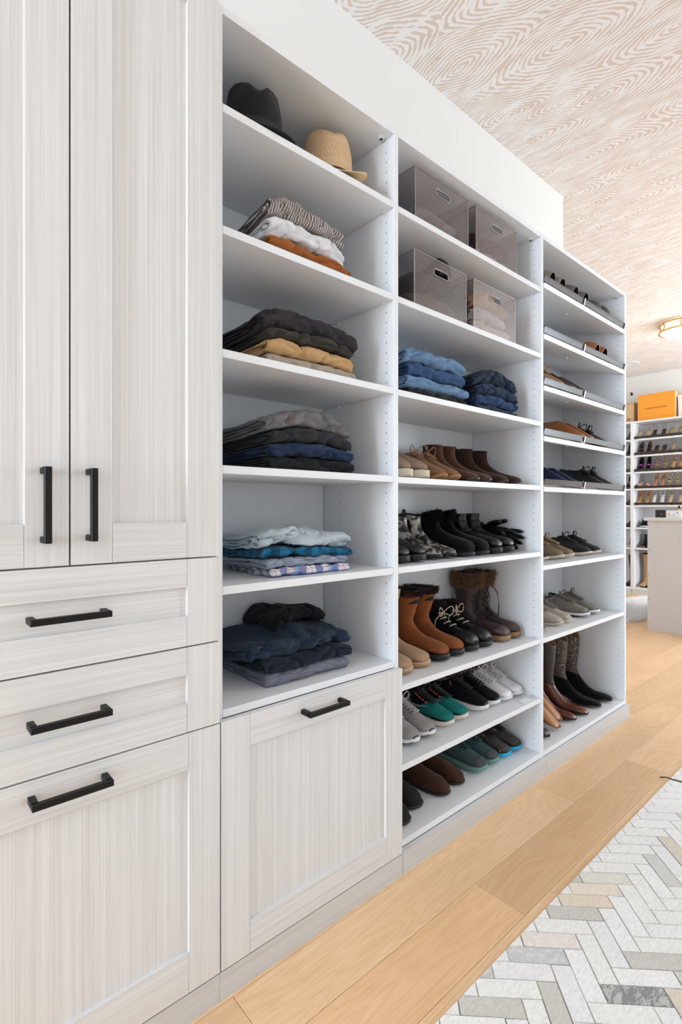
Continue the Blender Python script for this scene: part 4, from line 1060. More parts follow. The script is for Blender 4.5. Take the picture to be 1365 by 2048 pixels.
def glove(label, loc, rot, seed):
    t = thing('leather_glove', label, 'glove', loc, rot, 'leather gloves by the partition'); g = G(); R = random.Random(seed)
    def tube_(pts, rx, rz, n=12):
        rings = []
        for p, a, b in zip(pts, rx, rz): rings.append([(p[0], p[1] + a * math.cos(2 * PI * k / n), p[2] + b * math.sin(2 * PI * k / n)) for k in range(n)])
        g.loft(rings)
    # cuff and palm, fingertips towards +x
    tube_([(0, 0, .020), (.012, 0, .021), (.05, 0, .021), (.09, 0, .021), (.13, 0, .020), (.158, 0, .018), (.166, 0, .017)], [.040, .041, .038, .040, .044, .040, .030], [.016, .018, .018, .019, .018, .015, .008])
    for yo, ln, ang, dr in ((-.031, .066, -.10, .010), (-.011, .080, -.03, .002), (.010, .076, .04, -.004), (.030, .058, .13, -.010)):
        pts = []; rr_ = []
        for k in range(8):
            f = k / 7; pts.append((.148 + ln * f * math.cos(ang), yo + ln * f * math.sin(ang), .019 + dr * f - .010 * f * f)); rr_.append(.0112 * (1 - .22 * f) * (1 if k < 6 else (.82 if k == 6 else .35)))
        tube_(pts, rr_, [q * .92 for q in rr_], 10)
    pts = [(.060, -.034, .018), (.080, -.050, .017), (.100, -.062, .015), (.118, -.070, .013), (.134, -.074, .012), (.140, -.075, .012)]
    tube_(pts, [.016, .014, .0125, .0115, .010, .004], [.014, .013, .012, .011, .0095, .004], 10)
    h = g.build('hand', BLKP, t)
    sub = h.modifiers.new('smooth', 'SUBSURF'); sub.levels = 1; sub.render_levels = 1
    q = G(); n = 16
    q.loft([[(x, ky * math.cos(2 * PI * k / n), .0205 + kz * math.sin(2 * PI * k / n)) for k in range(n)] for x, ky, kz in ((-.004, .043, .019), (.010, .0445, .0205), (.014, .041, .018))], caps=(False, False))
    q.build('cuff', ELB, t); return t
glove('black leather glove on its edge, nearer the polished black boots', (2.050, 0.290, 1.052), (math.radians(-72), 0.22, math.radians(-86)), 1)
glove('black leather glove on its edge, against the right partition', (2.092, 0.286, 1.046), (math.radians(-80), 0.16, math.radians(-87)), 2)
# ---- winter boots
gF = 'boots on the winter boot shelf'
BEIGE = sue('beige', rgb(172, 138, 110)); GUM = rub('gum', rgb(176, 132, 86)); RUST = sue('rust_brown', rgb(136, 78, 42)); DFUR = plain('dark_brown_fur', rgb(52, 38, 34), 0.9); BFUR = plain('tawny_fur', rgb(128, 94, 66), 0.9, var=0.4, vscale=60)
pair(ankle(BEIGE, GUM, 0.262, 0.018, plan='wide', keys=TALL(0.262, 0.047, 0.052), wm=1.0, welt=sue('pale_beige', rgb(196, 166, 138))), 'sheepskin_boot', 'beige suede sheepskin boot with gum sole', 'boot', gF, [(1.338, 0.055, 0.588, 0), (1.445, 0.065, 0.588, 1)])
def zipx(s, t):
    g = G(); g.tube([s.pt(0.02 + 0.30 * k / 8, 2.0 if False else -1.75, 0.002) for k in range(9)], 0.0016, 5); g.build('zip', plain('dark_zip', rgb(40, 30, 26), 0.6), t)
    g = G(); p = s.pt(0.13, -1.75, 0.005); g.tube([p, p - Vector((0, 0, 0.022))], [0.0022, 0.0032], 6); g.build('zip_pull', BRASS, t)['label'] = 'brass zip pull'
    s.fur(DFUR, t, 0.0, 0.06, 1700, 0.018, 5)
    g = G(); R = random.Random(4)
    for k in range(16):
        a = s.pt(0.20, 2.0 + 0.05 * k, 0.003); pts = [a + Vector((0.014 * math.sin(q * 0.7 + k) * q / 5, 0.003 * q / 5 + R.uniform(-.002, .002), -0.030 * q)) for q in range(5)]
        g.tube(pts, 0.0018, 4)
    o = g.build('fringe', RUST, t); o['label'] = 'long suede fringe on the side'; o['kind'] = 'stuff'
pair(ankle(RUST, BLACKR, 0.265, 0.026, plan='wide', keys=TALL(0.235, 0.047, 0.054), lug=0.005, extra=zipx, wob=0.003), 'suede_boot', 'rust brown tall suede boot with fur top', 'boot', gF, [(1.560, 0.065, 0.588, 1), (1.657, 0.070, 0.588, -2)], sy=0.88)
CORD = plain('cream_cord', rgb(210, 196, 172), 0.8)
def blklace(s, t):
    s.fur(DFUR, t, 0.0, 0.10, 1500, 0.02, 7)
    s.patch('toe_shell', BLK, t, 0.62, 0.99, -2.0, 2.0, 0.002)
    g = G(); g.tube([s.pt(0.16 + 0.55 * k / 14, 1.25 + 0.5 * math.sin(k / 14 * PI / 2), 0.003) for k in range(15)], 0.0016, 5); g.build('piping', CORD, t)['label'] = 'cream piping along the side'
    s.laces(CORD, t, 0.18, 0.50, 4, sp=0.6, r=0.0021, off=0.006, loops=1.3, criss=False)
pair(ankle(BLKS, BLACKR, 0.262, 0.024, plan='wide', keys=RND, zm=1.10, extra=blklace, lug=0.003, wm=1.05), 'lace_up_winter_boot', 'black winter boot tied with cream laces', 'boot', gF, [(1.757, 0.070, 0.588, 1), (1.849, 0.07, 0.588, 0)], sy=0.86)
QUILT = plain('brown_quilted_nylon', rgb(60, 46, 46), 0.55, bump=0.6, bscale=45, var=0.15); BRCORD = plain('dark_brown_cord', rgb(46, 34, 32), 0.8)
def quilt(s, t):
    s.fur(BFUR, t, 0.0, 0.13, 3000, 0.026, 9)
    s.laces(BRCORD, t, 0.20, 0.56, 7, sp=0.5, r=0.0018, off=0.005, bow=False)
    for sy in (-1, 1):
        g = G(); p = s.pt(0.14, sy * 0.5, 0.012); g.tube([p, p + Vector((0.020, sy * 0.012, -0.03)), p + Vector((0.024, sy * 0.02, -0.09)), p + Vector((0.02, sy * 0.022, -0.14))], 0.0022, 5); g.build('drawcord', BRCORD, t)
    s.patch('toe_cap', lea('brown_toe', rgb(70, 56, 52), 0.5), t, 0.76, 0.99, -1.9, 1.9, 0.002)
pair(ankle(QUILT, rub('tan_sole', rgb(142, 112, 76)), 0.262, 0.026, plan='wide', keys=TALL(0.268, 0.042, 0.049), extra=quilt, wob=0.005, lug=0.004), 'quilted_snow_boot', 'brown quilted snow boot with tawny fur cuff', 'boot', gF, [(1.986, 0.065, 0.588, 2), (2.080, 0.072, 0.588, 0)], sy=0.86)
# ---- sneakers
gG = 'sneakers on the sneaker shelf'
GREYS = sue('grey', rgb(150, 143, 140)); GREYL = plain('grey_lace', rgb(176, 168, 162), 0.8)
pair(sneaker(GREYS, WHITER, GREYL, 0.262, 0.026, BLACKR, dip=0.016, lin=plain('grey_lining', rgb(120, 114, 110), 0.9), toe=None, extra=lambda s, t: s.patch('toe_bumper', BLACKR, t, 0.955, 1.0, -2.4, 2.4, 0.003)), 'suede_sneaker', 'grey suede sneaker with white midsole and black toe bumper', 'sneaker', gG, [(1.385, 0.060, 0.331, 2), (1.475, 0.062, 0.331, 2)])
TEAL = plain('teal_mesh_knit', rgb(26, 112, 106), 0.9, bump=0.6, bscale=320, var=0.75, spec=0.2, vscale=280); BKN = knit('black', rgb(12, 12, 14)); CORAL = plain('coral_eyelet', rgb(236, 86, 70), 0.7); SILV = plain('silver_grey_mark', rgb(140, 140, 142), 0.4)
def running(s, t):
    s.patch('heel_quarter', BKN, t, 0.0, 0.40, -PI, PI, 0.0018, nu=14, nt=30)
    for sy in (-1, 1): s.ribbon('side_mark', SILV, t, [(0.05, sy * 1.00, 0.03), (0.12, sy * 1.22, 0.14), (0.20, sy * 1.46, 0.25), (0.28, sy * 1.55, 0.26), (0.36, sy * 1.42, 0.18), (0.43, sy * 1.15, 0.10), (0.49, sy * 0.88, 0.03)], 0.0042)
    g = G()
    for k in range(5):
        for sy in (-1, 1):
            p = s.pt(0.10 + 0.075 * k, sy * 0.62, 0.004); g.tube([p + Vector((-0.004, 0, 0.001)), p + Vector((0.004, sy * 0.003, 0))], 0.0030, 6)
    o = g.build('eyelet_loops', CORAL, t); o['label'] = 'coral red eyelet loops'; o['kind'] = 'stuff'
    pull_tab(BKN)(s, t)
BLACE = plain('black_lace', rgb(14, 14, 15), 0.8)
pair(sneaker(TEAL, rub('offwhite', rgb(222, 208, 196)), BLACE, 0.268, 0.026, None, dip=0.014, lin=BKN, extra=seq(running, lambda s, t: s.patch('mudguard', BKN, t, 0.60, 0.97, 1.75, 2.5, 0.002), lambda s, t: s.patch('mudguard', BKN, t, 0.60, 0.97, -2.5, -1.75, 0.002))), 'running_shoe', 'teal and black knit running shoe with coral eyelets', 'sneaker', gG, [(1.600, 0.070, 0.331, 3), (1.690, 0.072, 0.331, 2)])
GOLD = plain('gold_lace_tip', rgb(214, 170, 96), 0.3, metal=0.8)
def gold(s, t):
    g = G()
    for u, th, dz in ((0.07, 0.7, 0.02), (0.16, 0.95, 0.016), (0.12, -0.8, 0.02)):
        p = s.pt(u, th, 0.010); g.tube([p, p + Vector((0.010, 0.004, -dz))], 0.0016, 5)
    o = g.build('lace_tips', GOLD, t); o['label'] = 'gold lace tips'; o['kind'] = 'stuff'
    s.patch('toe_bumper', BLACKR, t, 0.94, 1.0, -2.3, 2.3, 0.003); pull_tab(BKN)(s, t)
pair(sneaker(BKN, WHITER, BLACE, 0.270, 0.028, None, dip=0.016, lin=lea('tan_lining', rgb(150, 110, 76), 0.6), extra=gold), 'black_sneaker', 'black knit sneaker with gold lace tips and white sole', 'sneaker', gG, [(1.828, 0.068, 0.331, 3), (1.914, 0.068, 0.331, 2)], sy=0.86)
WLEA = lea('white', rgb(226, 224, 226), 0.45, bump=0.06); WLACE = plain('white_lace', rgb(226, 222, 216), 0.8)
def eyelets(s, t):
    g = G()
    for k in range(6):
        for sy in (-1, 1):
            p = s.pt(0.07 + 0.075 * k, sy * 0.60, 0.0015); g.tube([p, p + (s.pt(0.07 + 0.075 * k, sy * 0.60, 0.003) - p)], 0.0026, 7)
    g.build('eyelets', plain('dark_eyelet', rgb(74, 62, 54), 0.5), t)['kind'] = 'stuff'
pair(sneaker(WLEA, WHITER, WLACE, 0.268, 0.024, None, dip=0.014, lin=lea('tan_lining', rgb(150, 110, 76), 0.6), extra=eyelets, tongue=WLEA, lr=0.0021, lu=(0.06, 0.50, 8)), 'white_sneaker', 'all-white leather lace-up sneaker', 'sneaker', gG, [(2.000, 0.062, 0.331, 4), (2.088, 0.064, 0.331, 2)], sy=0.88)
tg = G(); tg.add([(-0.035, -0.012, 0), (0.03, -0.016, 0.001), (0.036, 0.014, 0.0035), (-0.03, 0.016, 0.0015), (-0.035, -0.012, 0.0008), (0.03, -0.016, 0.0018), (0.036, 0.014, 0.0043), (-0.03, 0.016, 0.0023)], [(0, 3, 2, 1), (4, 5, 6, 7), (0, 1, 5, 4), (1, 2, 6, 5), (2, 3, 7, 6), (3, 0, 4, 7)])
tg.tube([(0.036, 0.01, 0.0035), (0.055, 0.015, 0.008), (0.07, 0.006, 0.004), (0.085, 0.016, 0.002)], 0.0009, 4)
o = tg.build('paper_tag', plain('white_paper', rgb(236, 236, 236), 0.7), smooth=False); o.location = (2.06, 0.03, 0.3315); tag(o, 'small white paper tag on the shelf before the white sneakers', 'tag')
# ---- bottom shelf
gH = 'shoes on the bottom shelf of the middle unit'
FUZZ = plain('black_fleece', rgb(10, 10, 11), 0.95, bump=1.0, bscale=260)
SLIP = [(.112, .075, .004, .060, .036), (.128, .074, .000, .044, .039), (.146, .073, .004, .018, .042), (.166, .070, .050, .008, .044), (.190, .066, .110, .007, .047), (.212, .060, .165, .007, .049), (.234, .051, .210, .008, .048), (.252, .041, .243, .010, .039), (.262, .031, .259, .013, .024), (.2665, .022, .2655, .016, .007)]
pair(ankle(FUZZ, BLACKR, 0.25, 0.014, plan='wide', keys=SLIP, depth=0.02, flat=0.7), 'fleece_slipper', 'fuzzy black fleece slipper in the bottom left corner', 'slipper', gH, [(1.310, 0.04, 0.093, 0), (1.418, 0.075, 0.093, 2)])
MOC = sue('deep_brown', rgb(66, 40, 30))
SLOU = [(.104, .128, .004, .130, .042), (.106, .112, .004, .104, .041), (.112, .098, .002, .070, .040), (.126, .086, .000, .040, .040), (.148, .078, .004, .014, .042), (.172, .072, .066, .009, .044), (.198, .065, .130, .008, .047), (.226, .055, .192, .009, .047), (.247, .047, .236, .011, .042), (.261, .037, .257, .014, .031), (.2675, .026, .2665, .017, .013)]
pair(ankle(MOC, rub('dark_brown', rgb(46, 32, 27)), 0.265, 0.010, plan='round', keys=SLOU, wob=0.007, flat=0.7), 'slouch_boot', 'deep brown suede slouchy ankle boot, sole hidden', 'boot', gH, [(1.565, 0.06, 0.093, 8), (1.668, 0.07, 0.093, 6)])
TG = knit('slate_teal', rgb(66, 84, 86)); TGL = plain('dark_teal_lace', rgb(40, 62, 64), 0.8); GREENR = rub('sea_green', rgb(98, 148, 124)); SLATE = knit('slate', rgb(74, 76, 78))
def trail(s, t): s.patch('toe_cap', SLATE, t, 0.70, 0.99, -2.0, 2.0, 0.0018)
pair(sneaker(TG, rub('pale_teal', rgb(104, 140, 136)), TGL, 0.272, 0.030, GREENR, plan='wide', extra=trail, lr=0.0021, lug=0.004), 'trail_shoe', 'slate teal trail shoe with sea-green sole', 'sneaker', gH, [(1.806, 0.062, 0.093, 4), (1.898, 0.066, 0.093, 3)], sy=0.86)
HIK = lea('charcoal_hiking', rgb(60, 58, 57), 0.7, bump=0.3); CYAN = rub('cyan', rgb(24, 172, 214)); YEL = plain('yellow_eyelet', rgb(206, 190, 40), 0.5)
def hike(s, t):
    s.patch('rand', BLACKR, t, 0.62, 0.97, 1.15, 2.5, 0.0022); s.patch('rand', BLACKR, t, 0.62, 0.97, -2.5, -1.15, 0.0022); s.patch('rand', BLACKR, t, 0.90, 1.0, -1.7, 1.7, 0.0024)
    g = G()
    for k in range(4):
        for sy in (-1, 1):
            p = s.pt(0.10 + 0.10 * k, sy * 0.72, 0.004); g.tube([p + Vector((-0.004, 0, 0.002)), p + Vector((0, sy * 0.003, -0.002)), p + Vector((0.005, 0, 0.0))], 0.0017, 5)
    g.tube([s.pt(0.76, -1.35, 0.004), s.pt(0.78, -1.6, 0.004)], 0.002, 5)
    o = g.build('yellow_eyelets', YEL, t); o['label'] = 'yellow lace loops'; o['kind'] = 'stuff'
pair(sneaker(HIK, CYAN, BLACE, 0.270, 0.024, None, plan='wide', extra=hike, lr=0.002), 'hiking_shoe', 'charcoal hiking shoe with bright cyan sole', 'sneaker', gH, [(1.994, 0.066, 0.093, 3), (2.084, 0.068, 0.093, 2)], sy=0.86)

# ------------------------------------------------------------------ end unit: slanted shelves
SL = math.radians(13.5)
def on(zf, y): return zf + y * math.tan(SL)
gA = 'sandals and clogs on the topmost fenced shelf'
TAUP = sue('grey_taupe', rgb(140, 130, 122)); GREYR = knit('ribbed_grey', rgb(112, 108, 106)); OLIV = sue('olive_grey', rgb(92, 90, 78)); CORK = plain('cork', rgb(178, 140, 104), 0.8, bump=0.4, bscale=160, var=0.15)
def slide(up, L=0.25, hgt=0.062, u0=0.55, u1=0.86, closed=False, foot=CORK, inside=DARKIN, band_name='strap'):
    """flat slide: footbed with one broad arched band"""
    def mk(t):
        sole(t, foot, L, WS['round'], flat0(), [(a, 0.020 + (0.006 if a > 0.9 else 0)) for a in (-0.012, 0.3, 0.6, 0.9, 1.015)], name='footbed')
        sole(t, BLACKR, L, WS['round'], flat0(), [(a, b + 0.006) for a, b in flat0()], name='outsole', flare=0.0)
        g = G(); rows = []; inn = []
        n = 8
        for i in range(n + 1):
            x = (u0 + (u1 - u0) * i / n); hw = 0.046 * (1 if x < 0.8 else 1 - (x - 0.8) * 1.6); h_ = hgt * (1 - 0.30 * ((x - u0) / max(0.01, (1.02 - u0))) ** 1.5)
            if closed and i >= n - 3: f = (i - (n - 3)) / 3; h_ *= 1 - 0.5 * f * f; hw *= 1 - 0.35 * f * f
            rows.append([(x * L, 0.005 + hw * math.cos(PI * k / 14), 0.012 + h_ * math.sin(PI * k / 14) ** 0.8) for k in range(15)])
            inn.append([(x * L, 0.005 + (hw - 0.003) * math.cos(PI * k / 14), 0.012 + (h_ - 0.003) * math.sin(PI * k / 14) ** 0.8) for k in range(15)])
        if closed: rows.append([(L * 1.0, 0.005 + 0.015 * math.cos(PI * k / 14), 0.014 + 0.012 * math.sin(PI * k / 14)) for k in range(15)]); inn.append([(L * 0.985, 0.005 + 0.013 * math.cos(PI * k / 14), 0.014 + 0.010 * math.sin(PI * k / 14)) for k in range(15)])
        g.grid([r[::-1] for r in rows]); g.grid(inn, mi=1); 
        g.grid([rows[0], inn[0]]); 
        if not closed: g.grid([inn[-1], rows[-1]])
        g.build(band_name, [up, inside], t); return L
    return mk
Z = Z3
def sl(xs, zf, y=0.010, hd=(2, 0)): return [(x, y, on(zf, y), h) for x, h in zip(xs, hd)]
pair(slide(TAUP, hgt=0.086, u0=0.64, u1=0.90), 'slide_sandal', 'taupe slide sandal with dark-lined band, topmost fenced shelf', 'sandal', gA, sl((2.285, 2.390), Z[0]), pitch=SL)
pair(slide(GREYR, hgt=0.088, u0=0.60, u1=0.90), 'ribbed_sandal', 'ribbed grey slide sandal, middle of the topmost fenced shelf', 'sandal', gA, sl((2.520, 2.640), Z[0]), pitch=SL)
pair(slide(OLIV, hgt=0.092, u0=0.50, u1=0.93, closed=True, band_name='upper'), 'clog', 'olive grey closed-toe clog, right on the topmost fenced shelf', 'clog', gA, sl((2.810, 2.925), Z[0]), pitch=SL)
COGN = lea('cognac', rgb(158, 96, 56), 0.45); gB = 'shoes on the second fenced shelf'
pair(slide(COGN, hgt=0.086, u0=0.60, u1=0.86), 'slide_sandal', 'cognac leather slide sandal on the second fenced shelf', 'sandal', gB, sl((2.790, 2.895), Z[1]), pitch=SL)
gC = 'shoes on the third fenced shelf'
TANW = plain('woven_tan_leather', rgb(158, 112, 72), 0.55, bump=0.9, bscale=120, var=0.3, vscale=120)
BRNL = lea('dark_brown', rgb(52, 34, 27), 0.42)
pair(sneaker(sue('sand_brown', rgb(150, 120, 92)), CREAMR, plain('sand_lace', rgb(170, 140, 112), 0.8), 0.25, 0.016, None, keys=LOAF, dip=0.006, zm=1.5, lu=(0.05, 0.35, 4), lr=0.0026), 'lace_up_shoe', 'sand brown low lace-up shoe, left on the third fenced shelf', 'shoe', gC, sl((2.270, 2.370), Z[2]), pitch=SL)
pair(sneaker(BRNL, CREAMR, None, 0.255, 0.016, None, keys=LOAF, dip=0.006, zm=1.5, lin=lea('tan_lining', rgb(150, 110, 76), 0.6)), 'loafer', 'dark brown slip-on loafer with pale sole, third fenced shelf', 'shoe', gC, sl((2.490, 2.595), Z[2]), pitch=SL)
gD4 = 'shoes on the fourth fenced shelf'
COGW = plain('woven_cognac_leather', rgb(146, 88, 46), 0.5, bump=1.0, bscale=110, var=0.3, vscale=130)
pair(sneaker(COGW, CREAMR, None, 0.262, 0.018, None, keys=LOAF, dip=0.006, zm=1.4), 'woven_slip_on', 'woven cognac leather slip-on with cream sole, fourth fenced shelf', 'shoe', gD4, sl((2.590, 2.690), Z[3], hd=(6, 4)), pitch=SL)
pair(sneaker(BRNL, DKSOLE, BRCORD, 0.262, 0.014, None, keys=LOAF, dip=0.006, zm=1.2, plan='slim', lu=(0.04, 0.30, 4), loops=1.2), 'brogue', 'dark brown leather lace-up shoe, right on the fourth fenced shelf', 'shoe', gD4, sl((2.800, 2.900), Z[3], hd=(3, 2)), pitch=SL)
gE5 = 'shoes on the fifth fenced shelf'
NAVS = sue('navy', rgb(30, 42, 68)); 
pair(sneaker(NAVS, lea('sand_sole', rgb(190, 158, 126), 0.5), None, 0.262, 0.010, None, keys=LOAF, dip=0.006, zm=1.2, plan='slim'), 'loafer', 'navy suede loafer with sand sole, lowest fenced shelf', 'shoe', gE5, sl((2.440, 2.540), Z[4], hd=(6, 5)), pitch=SL)
pair(sneaker(BLK, BLACKR, BLACE, 0.266, 0.014, None, keys=LOAF, dip=0.006, zm=1.2, plan='slim', lu=(0.05, 0.32, 4), lin=BLKS), 'oxford', 'black leather lace-up shoe, right on the lowest fenced shelf', 'shoe', gE5, sl((2.850, 2.950), Z[4], hd=(3, 2)), pitch=SL)
# ---- flat shelves of the end unit
g6_ = 'sneakers on the shelf under the fenced ones'
pair(sneaker(plain('navy_canvas', rgb(30, 34, 50), 0.9, bump=0.5, bscale=300), CREAMR, WLACE, 0.262, 0.022, None, zm=0.9), 'canvas_sneaker', 'navy canvas sneaker with cream sole, half hidden by the partition', 'sneaker', g6_, [(2.225, 0.06, 0.904, 2), (2.315, 0.06, 0.904, 0)])
KHAK = plain('khaki_canvas', rgb(126, 106, 82), 0.9, bump=0.5, bscale=300, var=0.15)
pair(sneaker(KHAK, rub('ivory', rgb(206, 196, 174)), plain('khaki_lace', rgb(140, 116, 88), 0.8), 0.266, 0.024, None, toe=None, lr=0.0026), 'canvas_sneaker', 'khaki canvas lace-up sneaker with thick ivory sole', 'sneaker', g6_, [(2.475, 0.06, 0.904, 4), (2.580, 0.06, 0.904, 2)])
pair(sneaker(plain('charcoal_canvas', rgb(34, 34, 37), 0.9, bump=0.5, bscale=300), CREAMR, BLACE, 0.270, 0.022, None, lr=0.0024, extra=lambda s, t: s.patch('toe_bumper', plain('grey_rubber', rgb(84, 84, 86), 0.6), t, 0.955, 1.0, 1.5, 2 * PI - 1.5, 0.003)), 'canvas_sneaker', 'charcoal canvas sneaker with cream sole and grey toe bumper', 'sneaker', g6_, [(2.800, 0.065, 0.904, 6), (2.915, 0.065, 0.904, 3)])
g7_ = 'shoes on the shelf above the cowboy boots'
t1 = pair(sneaker(BRNL, lea('rust_sole', rgb(132, 74, 44), 0.5), None, 0.262, 0.020, None, keys=LOAF, zm=1.1), 'loafer', 'brown loafer with rust-coloured sole, half hidden by the partition', 'shoe', g7_, [(2.200, 0.06, 0.585, 0), (2.292, 0.06, 0.585, 0)])
OAT = knit('oatmeal', rgb(178, 166, 152))
pair(sneaker(OAT, rub('oat', rgb(200, 188, 172)), plain('oat_lace', rgb(124, 110, 98), 0.8), 0.264, 0.018, None, lr=0.002, zm=1.02, loops=0.9, wob=0.0015), 'knit_sneaker', 'oatmeal knit sneaker with laced front and pale sole', 'sneaker', g7_, [(2.458, 0.055, 0.585, 5), (2.560, 0.06, 0.585, 3)])
pair(sneaker(sue('stone_grey', rgb(126, 122, 114)), WHITER, plain('taupe_lace', rgb(106, 92, 78), 0.8), 0.272, 0.026, BLACKR, lr=0.0025, extra=lambda s, t: s.patch('toe_bumper', BLACKR, t, 0.955, 1.0, -2.4, 2.4, 0.003)), 'suede_sneaker', 'stone grey suede sneaker with taupe laces and black toe tip', 'sneaker', g7_, [(2.760, 0.06, 0.585, 6), (2.880, 0.06, 0.585, 4)])
g8_ = 'boots on the bottom shelf of the end unit'
def mat_shaft(name, c, c2):
    t = NT(name); t.set(Roughness=0.6); v = t.coords()
    wv = t.n('ShaderNodeTexNoise'); wv.inputs['Scale'].default_value = 16; wv.inputs['Detail'].default_value = 1; t.l(v, wv.inputs['Vector'])
    ln = t.math('FRACT', t.math('MULTIPLY', wv.outputs['Fac'], 9.0)); on_ = t.math('LESS_THAN', t.math('ABSOLUTE', t.math('SUBTRACT', ln, 0.5)), 0.07)
    t.col(t.mix(t.math('MULTIPLY', on_, 0.8), c, c2)); return t.mat
def cowboy(vamp, shaft, so, L=0.275, heel=0.038, scallop=0.022):
    def mk(t):
        ks = kscale(POINT, L, 1.06, 1.0); s = Last(ks, heel=heel * 0.0 + heel, L=L, dip=-scallop, seed=3)
        s.upper(vamp, t, 'vamp')
        s.patch('shaft', shaft, t, 0.0, 0.34, -PI, PI, 0.0016, nu=18, nt=34, shape=lambda fu, ft, uu, tt: (uu + 0.05 * fu * math.cos(tt), tt))
        s.lining(lea('tan_lining', rgb(150, 110, 76), 0.6), t, 0.09)
        H = s.hb; xs = (-0.012, 0.1, 0.2, 0.3, 0.4, 0.5, 0.6, 0.7, 0.85, 1.015)
        sole(t, so, L * 1.02, WS['cow'], [(x, H(x * L) + 0.012 * max(0, (x - 0.7) / 0.3)) for x in xs], [(x, H(x * L) + 0.009 + 0.012 * max(0, (x - 0.7) / 0.3)) for x in xs])
        g = G(); rings = []
        for zz, k in ((0.0, 0.80), (heel * 0.5, 0.86), (heel + 0.004, 1.0)):
            rings.append([(0.030 + 0.034 * k * (math.cos(2 * PI * i / 18) if math.cos(2 * PI * i / 18) < 0 else min(math.cos(2 * PI * i / 18), 0.75)), 0.002 + 0.028 * k * math.sin(2 * PI * i / 18), zz) for i in range(18)])
        g.loft(rings); g.build('heel', so, t)
        g = G()
        for sy in (-1, 1):
            p = s.pt(0, sy * PI / 2, 0.003); g.grid([[(p.x + q, p.y + sy * 0.002, p.z - 0.03), (p.x + q, p.y + sy * 0.004, p.z + 0.012), (p.x + q, p.y - sy * 0.004, p.z + 0.012), (p.x + q, p.y - sy * 0.006, p.z - 0.02)] for q in (-0.008, 0.008)])
        g.build('pull_strap', shaft, t); return L
    return mk
OST = plain('textured_brown_leather', rgb(96, 48, 30), 0.32, bump=0.9, bscale=130, var=0.25, vscale=90, coat=0.3)
pair(cowboy(OST, mat_shaft('stitched_dark_brown_shaft', rgb(46, 38, 35), rgb(74, 62, 56)), BLACKR), 'cowboy_boot', 'brown textured cowboy boot with dark shaft and rounded toe', 'boot', g8_, [(2.580, 0.055, 0.093, 3), (2.692, 0.045, 0.093, 2)], sy=0.82)
pair(cowboy(BLKS, mat_shaft('stitched_grey_brown_shaft', rgb(56, 48, 43), rgb(146, 130, 112)), DKSOLE, 0.285), 'cowboy_boot', 'black suede cowboy boot with stitched grey-brown shaft', 'boot', g8_, [(2.850, 0.044, 0.093, 5), (2.985, 0.040, 0.093, 4)])
pair(ankle(BRNL, BLACKR, 0.262, 0.012, heel=0.012, plan='point', zm=0.95), 'ankle_boot', 'dark brown ankle boot in the bottom left corner', 'boot', g8_, [(2.205, 0.05, 0.093, 0), (2.300, 0.045, 0.093, 0)])
# tan shoes standing up on their heels with wooden trees
WOODT = plain('pale_wood_tree', rgb(206, 176, 130), 0.5, var=0.1)
TANL_ = lea('tan', rgb(166, 106, 56), 0.4)
def tree(s, t):
    g = G(); g.tube([(0.10, 0.0, 0.07), (0.05, 0.0, 0.085), (0.0, 0, 0.10), (-0.03, 0, 0.105)], [0.024, 0.022, 0.016, 0.012], 10); g.build('shoe_tree', WOODT, t)['label'] = 'pale wooden shoe tree'
for nm, x, y, z, hd, pt in (('left', 2.415, 0.060, 0.097, 10, 0.5), ('right', 2.510, 0.098, 0.097, 10, 0.52)):
    t = thing('loafer', 'tan leather loafer with wooden tree tipped on its toe, %s one of the pair' % nm, 'shoe', group='tan loafers tipped against the cowboy boots')
    sneaker(TANL_, lea('tan_sole', rgb(120, 78, 44), 0.45), None, 0.265, 0.010, None, keys=LOAF, dip=0.004, plan='slim', zm=1.0, extra=tree)(t)
    a = -PI / 2 + math.radians(hd); t.rotation_euler = (0, pt, a); c = 0.262 * math.cos(pt)
    t.location = (x - math.cos(a) * c, y - math.sin(a) * c, z + 0.262 * math.sin(pt) + 0.004)

